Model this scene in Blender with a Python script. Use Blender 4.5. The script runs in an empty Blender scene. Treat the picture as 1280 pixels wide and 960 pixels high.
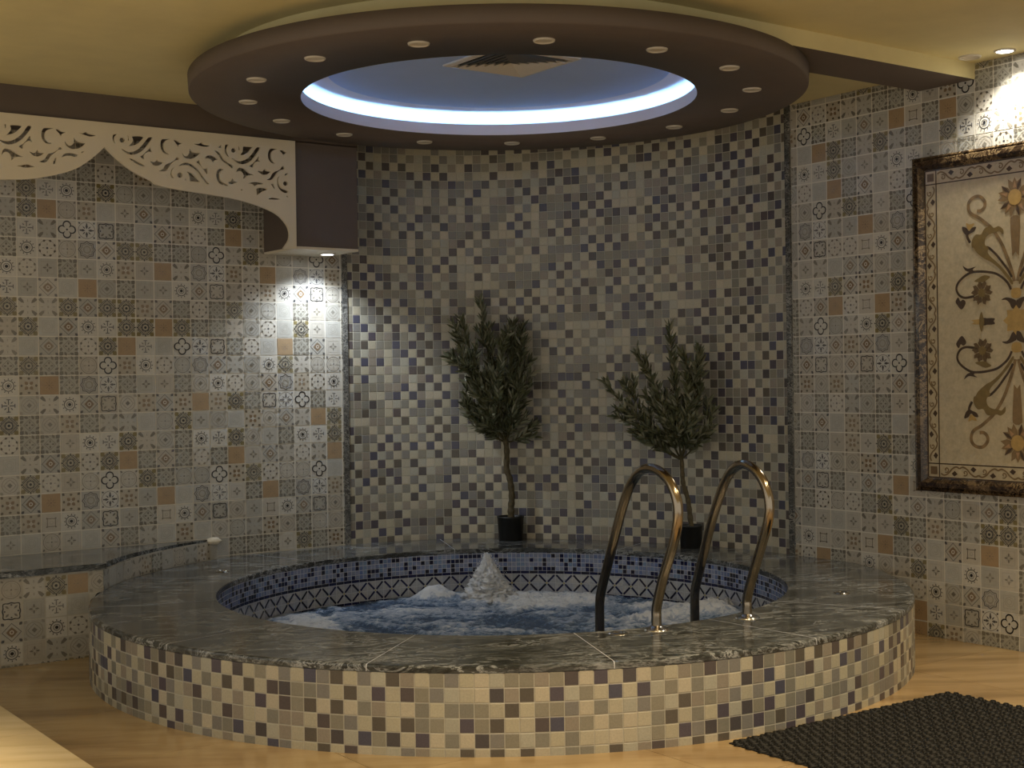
import bpy, bmesh, math, random
from mathutils import Vector, Matrix, noise
C = bpy.context.scene.collection
S = bpy.context.scene
PI = math.pi
def rad(a): return math.radians(a)

# ------------------------------------------------------------------ camera
AZ = rad(35.65)                 # heading of the camera, measured from +Y towards +X
CAM_H = 1.3435
cam_d = bpy.data.cameras.new('camera'); cam = bpy.data.objects.new('camera', cam_d); C.objects.link(cam)
cam_d.sensor_width = 36.0; cam_d.lens = 36.0*1723.46/1280.0; cam_d.clip_start = .05; cam_d.clip_end = 60
cam.matrix_world = (Matrix.Translation((0, 0, CAM_H)) @ Matrix.Rotation(-AZ, 4, 'Z')
                    @ Matrix.Rotation(rad(90-.2727), 4, 'X') @ Matrix.Rotation(rad(-.7924), 4, 'Z'))
S.camera = cam

# ------------------------------------------------------------------ light and exposure
def srgb(r, g, b):
    f = lambda c: (c/255/12.92) if c/255 <= .04045 else ((c/255+.055)/1.055)**2.4
    return (f(r), f(g), f(b), 1)
S.view_settings.view_transform = 'Standard'; S.view_settings.look = 'None'
S.view_settings.gamma = 1; S.view_settings.use_curve_mapping = False
S.view_settings.exposure = 0.26
S.cycles.use_denoising = True
S.cycles.max_bounces = 7; S.cycles.diffuse_bounces = 4; S.cycles.glossy_bounces = 4
S.cycles.sample_clamp_indirect = 4
S.cycles.use_light_tree = True
w = bpy.data.worlds.new('World'); S.world = w; w.use_nodes = True
w.node_tree.nodes['Background'].inputs[0].default_value = (1.0, .93, .80, 1)
w.node_tree.nodes['Background'].inputs[1].default_value = .62
def spot(name, loc, power, col, angle=100, blend=.6, size=.04, target=None, parent=None):
    l = bpy.data.lights.new(name, 'SPOT'); l.energy = power; l.color = col; l.spot_size = rad(angle); l.spot_blend = blend
    l.shadow_soft_size = size
    o = bpy.data.objects.new(name, l); C.objects.link(o); o.location = loc
    if target is not None:
        o.rotation_euler = (Vector(target)-Vector(loc)).to_track_quat('-Z', 'Y').to_euler()
    if parent: 
        o.parent = parent; o.location = Vector(loc)-parent.location
    return o
WARM = (1.0, .77, .46); NEUT = (1.0, .93, .80); COOL = (.86, .93, 1.0)
# (x, y, watts, colour, cone) of the lit ceiling downlights
LIT = [
 (5.683, 3.911, 36, NEUT, 118),      # by the inlaid panel
 (5.10, 2.35, 105, WARM, 110),
 (3.45, 2.45, 125, WARM, 110),
 (1.90, 2.70, 80, WARM, 110),
 (0.20, 4.70, 300, WARM, 54),
 (0.30, 2.40, 40, WARM, 110),
]
BOX_W = 36.0
COVE_E = 30.0

# ------------------------------------------------------------------ helpers
class MB:
    """collects faces with a colour and a material slot, links them as ONE mesh object"""
    def __init__(s): s.v = []; s.f = []; s.c = []; s.m = []; s.sm = []
    def face(s, pts, col=(1, 1, 1, 1), mi=0, smooth=False):
        n = len(s.v); s.v += [tuple(p) for p in pts]; s.f.append(tuple(range(n, n+len(pts)))); s.c.append(col); s.m.append(mi); s.sm.append(smooth)
    def add(s, vs, fs, col=(1, 1, 1, 1), mi=0, smooth=False):
        n = len(s.v); s.v += [tuple(p) for p in vs]
        for f in fs: s.f.append(tuple(i+n for i in f)); s.c.append(col); s.m.append(mi); s.sm.append(smooth)
    def box(s, x0, y0, z0, x1, y1, z1, col=(1, 1, 1, 1), mi=0):
        vs = [(x, y, z) for z in (z0, z1) for y in (y0, y1) for x in (x0, x1)]
        s.add(vs, [(0, 2, 3, 1), (4, 5, 7, 6), (0, 1, 5, 4), (2, 6, 7, 3), (0, 4, 6, 2), (1, 3, 7, 5)], col, mi)
    def lathe(s, prof, cx=0, cy=0, n=96, col=(1, 1, 1, 1), mi=0, smooth=True, closed=False, a0=0, a1=2*PI):
        full = abs(a1-a0-2*PI) < 1e-6; m = n if full else n+1; k = len(prof)
        vs = [(cx+r*math.cos(a0+(a1-a0)*i/n), cy+r*math.sin(a0+(a1-a0)*i/n), z) for i in range(m) for r, z in prof]
        fs = []
        for i in range(n):
            j = (i+1) % m
            for q in range(k if closed else k-1):
                q2 = (q+1) % k
                fs.append((i*k+q, j*k+q, j*k+q2, i*k+q2))
        s.add(vs, fs, col, mi, smooth)
    def disc(s, cx, cy, z, r, n=64, up=True, col=(1, 1, 1, 1), mi=0):
        p = [(cx+r*math.cos(2*PI*i/n), cy+r*math.sin(2*PI*i/n), z) for i in range(n)]
        s.face(p if up else p[::-1], col, mi)
    def tube(s, pts, r, n=12, col=(1, 1, 1, 1), mi=0, caps=True):
        pts = [Vector(p) for p in pts]; rs = r if isinstance(r, (list, tuple)) else [r]*len(pts)
        t0 = (pts[1]-pts[0]).normalized(); up = Vector((0, 0, 1)) if abs(t0.z) < .9 else Vector((1, 0, 0))
        nrm = (up-t0*up.dot(t0)).normalized(); vs = []
        for i, p in enumerate(pts):
            t = (pts[min(i+1, len(pts)-1)]-pts[max(i-1, 0)]).normalized()
            nrm = (nrm-t*nrm.dot(t)).normalized(); b = t.cross(nrm)
            vs += [p+(nrm*math.cos(2*PI*k/n)+b*math.sin(2*PI*k/n))*rs[i] for k in range(n)]
        fs = [(i*n+k, i*n+(k+1) % n, (i+1)*n+(k+1) % n, (i+1)*n+k) for i in range(len(pts)-1) for k in range(n)]
        if caps: fs += [tuple(range(n))[::-1], tuple(range((len(pts)-1)*n, len(pts)*n))]
        s.add(vs, fs, col, mi, True)
    def build(s, name, mats, parent=None):
        me = bpy.data.meshes.new(name); me.from_pydata(s.v, [], s.f)
        for m in (mats if isinstance(mats, (list, tuple)) else [mats]): me.materials.append(m)
        me.polygons.foreach_set('material_index', s.m); me.polygons.foreach_set('use_smooth', s.sm)
        at = me.attributes.new('tint', 'FLOAT_COLOR', 'FACE')
        at.data.foreach_set('color', [x for c in s.c for x in c])
        me.update()
        o = bpy.data.objects.new(name, me); C.objects.link(o)
        if parent: o.parent = parent; o.location = -parent.location
        return o
def tag(o, label=None, cat=None, group=None, kind=None):
    if label: o['label'] = label
    if cat: o['category'] = cat
    if group: o['group'] = group
    if kind: o['kind'] = kind
    return o
def thing(name, loc, label, cat, group=None):
    o = bpy.data.objects.new(name, None); o.empty_display_size = .1; C.objects.link(o); o.location = loc
    return tag(o, label, cat, group)
def struct(o): o['kind'] = 'structure'; return o
def spline(pts, n=8, closed=False):
    """Catmull-Rom through the points (any dimension)"""
    out = []; N = len(pts); rng = range(N if closed else N-1)
    g = (lambda i: pts[i % N]) if closed else (lambda i: pts[max(0, min(N-1, i))])
    for i in rng:
        a, b, c, d = g(i-1), g(i), g(i+1), g(i+2)
        for k in range(n):
            t = k/n
            out.append(tuple(.5*(2*b[j]+(c[j]-a[j])*t+(2*a[j]-5*b[j]+4*c[j]-d[j])*t*t+(3*b[j]-a[j]-3*c[j]+d[j])*t**3) for j in range(len(b))))
    if not closed: out.append(tuple(pts[-1]))
    return out
def triangulate(loop):
    from mathutils.geometry import tessellate_polygon
    return tessellate_polygon([[Vector((p[0], p[1], 0)) for p in loop]])

# ------------------------------------------------------------------ materials
def mat(name, base=(.5, .5, .5, 1), rough=.5, metal=0, spec=.5):
    m = bpy.data.materials.new(name); m.use_nodes = True; nt = m.node_tree; b = nt.nodes['Principled BSDF']
    b.inputs['Base Color'].default_value = base; b.inputs['Roughness'].default_value = rough
    b.inputs['Metallic'].default_value = metal; b.inputs['Specular IOR Level'].default_value = spec
    return m, nt, b
def nn(nt, t, **k):
    n = nt.nodes.new(t)
    for a, v in k.items():
        if a in n.inputs: n.inputs[a].default_value = v
        else: setattr(n, a, v)
    return n
def lk(nt, a, b): nt.links.new(a, b)
def coords(nt, scale=(1, 1, 1), rot=(0, 0, 0)):
    t = nn(nt, 'ShaderNodeTexCoord'); m = nn(nt, 'ShaderNodeMapping')
    m.vector_type = 'TEXTURE'; m.inputs['Scale'].default_value = tuple(1/x for x in scale); m.inputs['Rotation'].default_value = rot
    lk(nt, t.outputs['Object'], m.inputs['Vector']); return m.outputs['Vector']
def noise_tex(nt, vec, scale, detail=4, rough=.55, dist=0):
    n = nn(nt, 'ShaderNodeTexNoise'); n.inputs['Scale'].default_value = scale; n.inputs['Detail'].default_value = detail
    n.inputs['Roughness'].default_value = rough; n.inputs['Distortion'].default_value = dist
    lk(nt, vec, n.inputs['Vector']); return n.outputs['Fac']
def ramp(nt, fac, stops):
    r = nn(nt, 'ShaderNodeValToRGB'); e = r.color_ramp.elements
    e[0].position, e[0].color = stops[0]; e[1].position, e[1].color = stops[-1]
    for p, c in stops[1:-1]: x = e.new(p); x.color = c
    lk(nt, fac, r.inputs['Fac']); return r.outputs['Color']
def mix(nt, a, b, fac, mode='MIX'):
    m = nn(nt, 'ShaderNodeMix', data_type='RGBA', blend_type=mode)
    for s, v in ((m.inputs[0], fac), (m.inputs[6], a), (m.inputs[7], b)):
        if hasattr(v, 'links'): lk(nt, v, s)
        else: s.default_value = v
    return m.outputs[2]
def bump(nt, b, h, strength=.2, dist=.01):
    n = nn(nt, 'ShaderNodeBump'); n.inputs['Strength'].default_value = strength; n.inputs['Distance'].default_value = dist
    lk(nt, h, n.inputs['Height']); lk(nt, n.outputs['Normal'], b.inputs['Normal'])
def tinted(name, rough=.35, var=.25, nscale=60, bumpk=.05, spec=.5):
    """a material that takes its flat colour from the face tint and adds fine mottling"""
    m, nt, b = mat(name, rough=rough, spec=spec)
    a = nn(nt, 'ShaderNodeAttribute', attribute_name='tint'); v = coords(nt)
    f = noise_tex(nt, v, nscale, 5, .65)
    g = ramp(nt, f, [(.3, (1-var, 1-var, 1-var, 1)), (.7, (1+var*.3,)*3+(1,))])
    lk(nt, mix(nt, a.outputs['Color'], g, 1.0, 'MULTIPLY'), b.inputs['Base Color'])
    bump(nt, b, f, bumpk, .003)
    return m
def paint(name, col, rough=.6, var=.06, nscale=3):
    m, nt, b = mat(name, rough=rough, spec=.3); v = coords(nt); f = noise_tex(nt, v, nscale, 5, .6)
    c2 = tuple(x*(1-var*2) for x in col[:3])+(1,)
    lk(nt, ramp(nt, f, [(.3, c2), (.7, col)]), b.inputs['Base Color'])
    bump(nt, b, noise_tex(nt, v, 180, 3), .08, .002); return m
M_ceiling = paint('ceiling_paint', srgb(222, 210, 160), .7)
M_brown = paint('brown_paint', srgb(104, 93, 86), .6)
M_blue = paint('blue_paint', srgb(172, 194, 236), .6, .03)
M_white = paint('white_paint', srgb(222, 220, 232), .6, .02)
M_cream = paint('cream_lacquer', srgb(222, 212, 190), .42, .03)
M_tile = tinted('printed_ceramic', .32, .10, 40, .03)
M_mosaic = tinted('woven_mosaic', .34, .16, 160, .06)
M_grout = paint('grout', srgb(190, 186, 172), .8, .05, 20)
M_tgrout = paint('light_grout', srgb(224, 220, 208), .8, .03, 20)
M_bluetile = tinted('blue_glass_mosaic', .16, .22, 90, .02)
M_bluegrout = paint('pale_grout', srgb(206, 209, 218), .7, .03, 20)
M_inlay = tinted('inlaid_marble', .28, .22, 34, .01)
M_black = mat('black_plastic', srgb(22, 22, 21), .45)[0]
M_bark = tinted('bark', .8, .5, 60, .6)
M_leaf = tinted('olive_leaf', .45, .15, 30, .02)
M_dark = mat('dark_gap', srgb(16, 15, 14), .8)[0]
M_plastic = paint('white_plastic', srgb(205, 198, 184), .4, .02, 10)
M_diff = paint('diffuser_plastic', srgb(200, 192, 178), .45, .02, 10)
def glow(name, col, s):
    m = bpy.data.materials.new(name); m.use_nodes = True; nt = m.node_tree; nt.nodes.clear()
    e = nn(nt, 'ShaderNodeEmission'); e.inputs[0].default_value = col; e.inputs[1].default_value = s
    o = nn(nt, 'ShaderNodeOutputMaterial'); lk(nt, e.outputs[0], o.inputs[0]); return m
M_lamp = glow('lamp_glow', (1, .95, .85, 1), 14); M_lampc = glow('cool_lamp_glow', (.9, .95, 1, 1), 14)
M_led = glow('cove_led', (.30, .64, 1, 1), COVE_E)
def marble(name, dark, mid, light, rough=.2, rot=.6, s=1.0):
    m, nt, b = mat(name, rough=rough); v = coords(nt, (1.5*s, 5.0*s, 5*s), (0, 0, rot))
    a = noise_tex(nt, v, 1.7, 10, .72, 1.2)
    lo = tuple(x*.62+y*.38 for x, y in zip(mid, light))[:3]+(1,)
    col = ramp(nt, a, [(.36, dark), (.45, mid), (.50, dark), (.56, mid), (.66, lo)])
    v2 = coords(nt, (1.5*s, 4.2*s, 5*s), (0, 0, rot+.25)); w2 = noise_tex(nt, v2, 2.2, 10, .70, 1.8)
    vein = ramp(nt, w2, [(.470, (0, 0, 0, 1)), (.50, (1, 1, 1, 1)), (.508, (.8, .8, .8, 1)), (.545, (0, 0, 0, 1))])
    v3 = coords(nt, (1*s, 1.5*s, 1*s)); k = ramp(nt, noise_tex(nt, v3, 2.6, 5, .6), [(.36, (0, 0, 0, 1)), (.60, (.9, .9, .9, 1))])
    fac = mix(nt, vein, k, 1.0, 'MULTIPLY')
    lk(nt, mix(nt, col, light, fac), b.inputs['Base Color'])
    bump(nt, b, w2, .05, .003)
    return m
M_marble = marble('grey_green_marble', srgb(38, 40, 39), srgb(78, 81, 81), srgb(184, 188, 190), .13, -.62)
M_frame = marble('dark_brown_marble', srgb(34, 25, 18), srgb(66, 52, 38), srgb(160, 136, 100), .14, .3, 1.1)
M_trim = marble('grey_trim_marble', srgb(50, 50, 50), srgb(92, 92, 90), srgb(180, 178, 170), .25, .9, 2.6)
def floor_mat(name, cols, rough):
    m, nt, b = mat(name, rough=rough); a = nn(nt, 'ShaderNodeAttribute', attribute_name='tint')
    v = coords(nt, (.35, 1.7, 1), (0, 0, rad(-30))); f = noise_tex(nt, v, 1.3, 5, .55, .7)
    v2 = coords(nt, (1.2, 7, 1), (0, 0, rad(-30))); f2 = noise_tex(nt, v2, 2.0, 6, .6, .5)
    col = ramp(nt, f, [(.34, cols[0]), (.45, cols[1]), (.56, cols[2]), (.70, cols[1])])
    fine = ramp(nt, f2, [(.35, (.86, .84, .80, 1)), (.60, (1, 1, 1, 1))])
    col = mix(nt, col, fine, 1.0, 'MULTIPLY')
    lk(nt, mix(nt, col, a.outputs['Color'], 1.0, 'MULTIPLY'), b.inputs['Base Color']); return m
M_floor = floor_mat('beige_marble_floor', (srgb(146, 122, 86), srgb(176, 150, 110), srgb(190, 166, 124)), .2)
M_step = floor_mat('cream_marble_step', (srgb(214, 194, 150), srgb(226, 206, 164), srgb(232, 214, 174)), .22)
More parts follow.
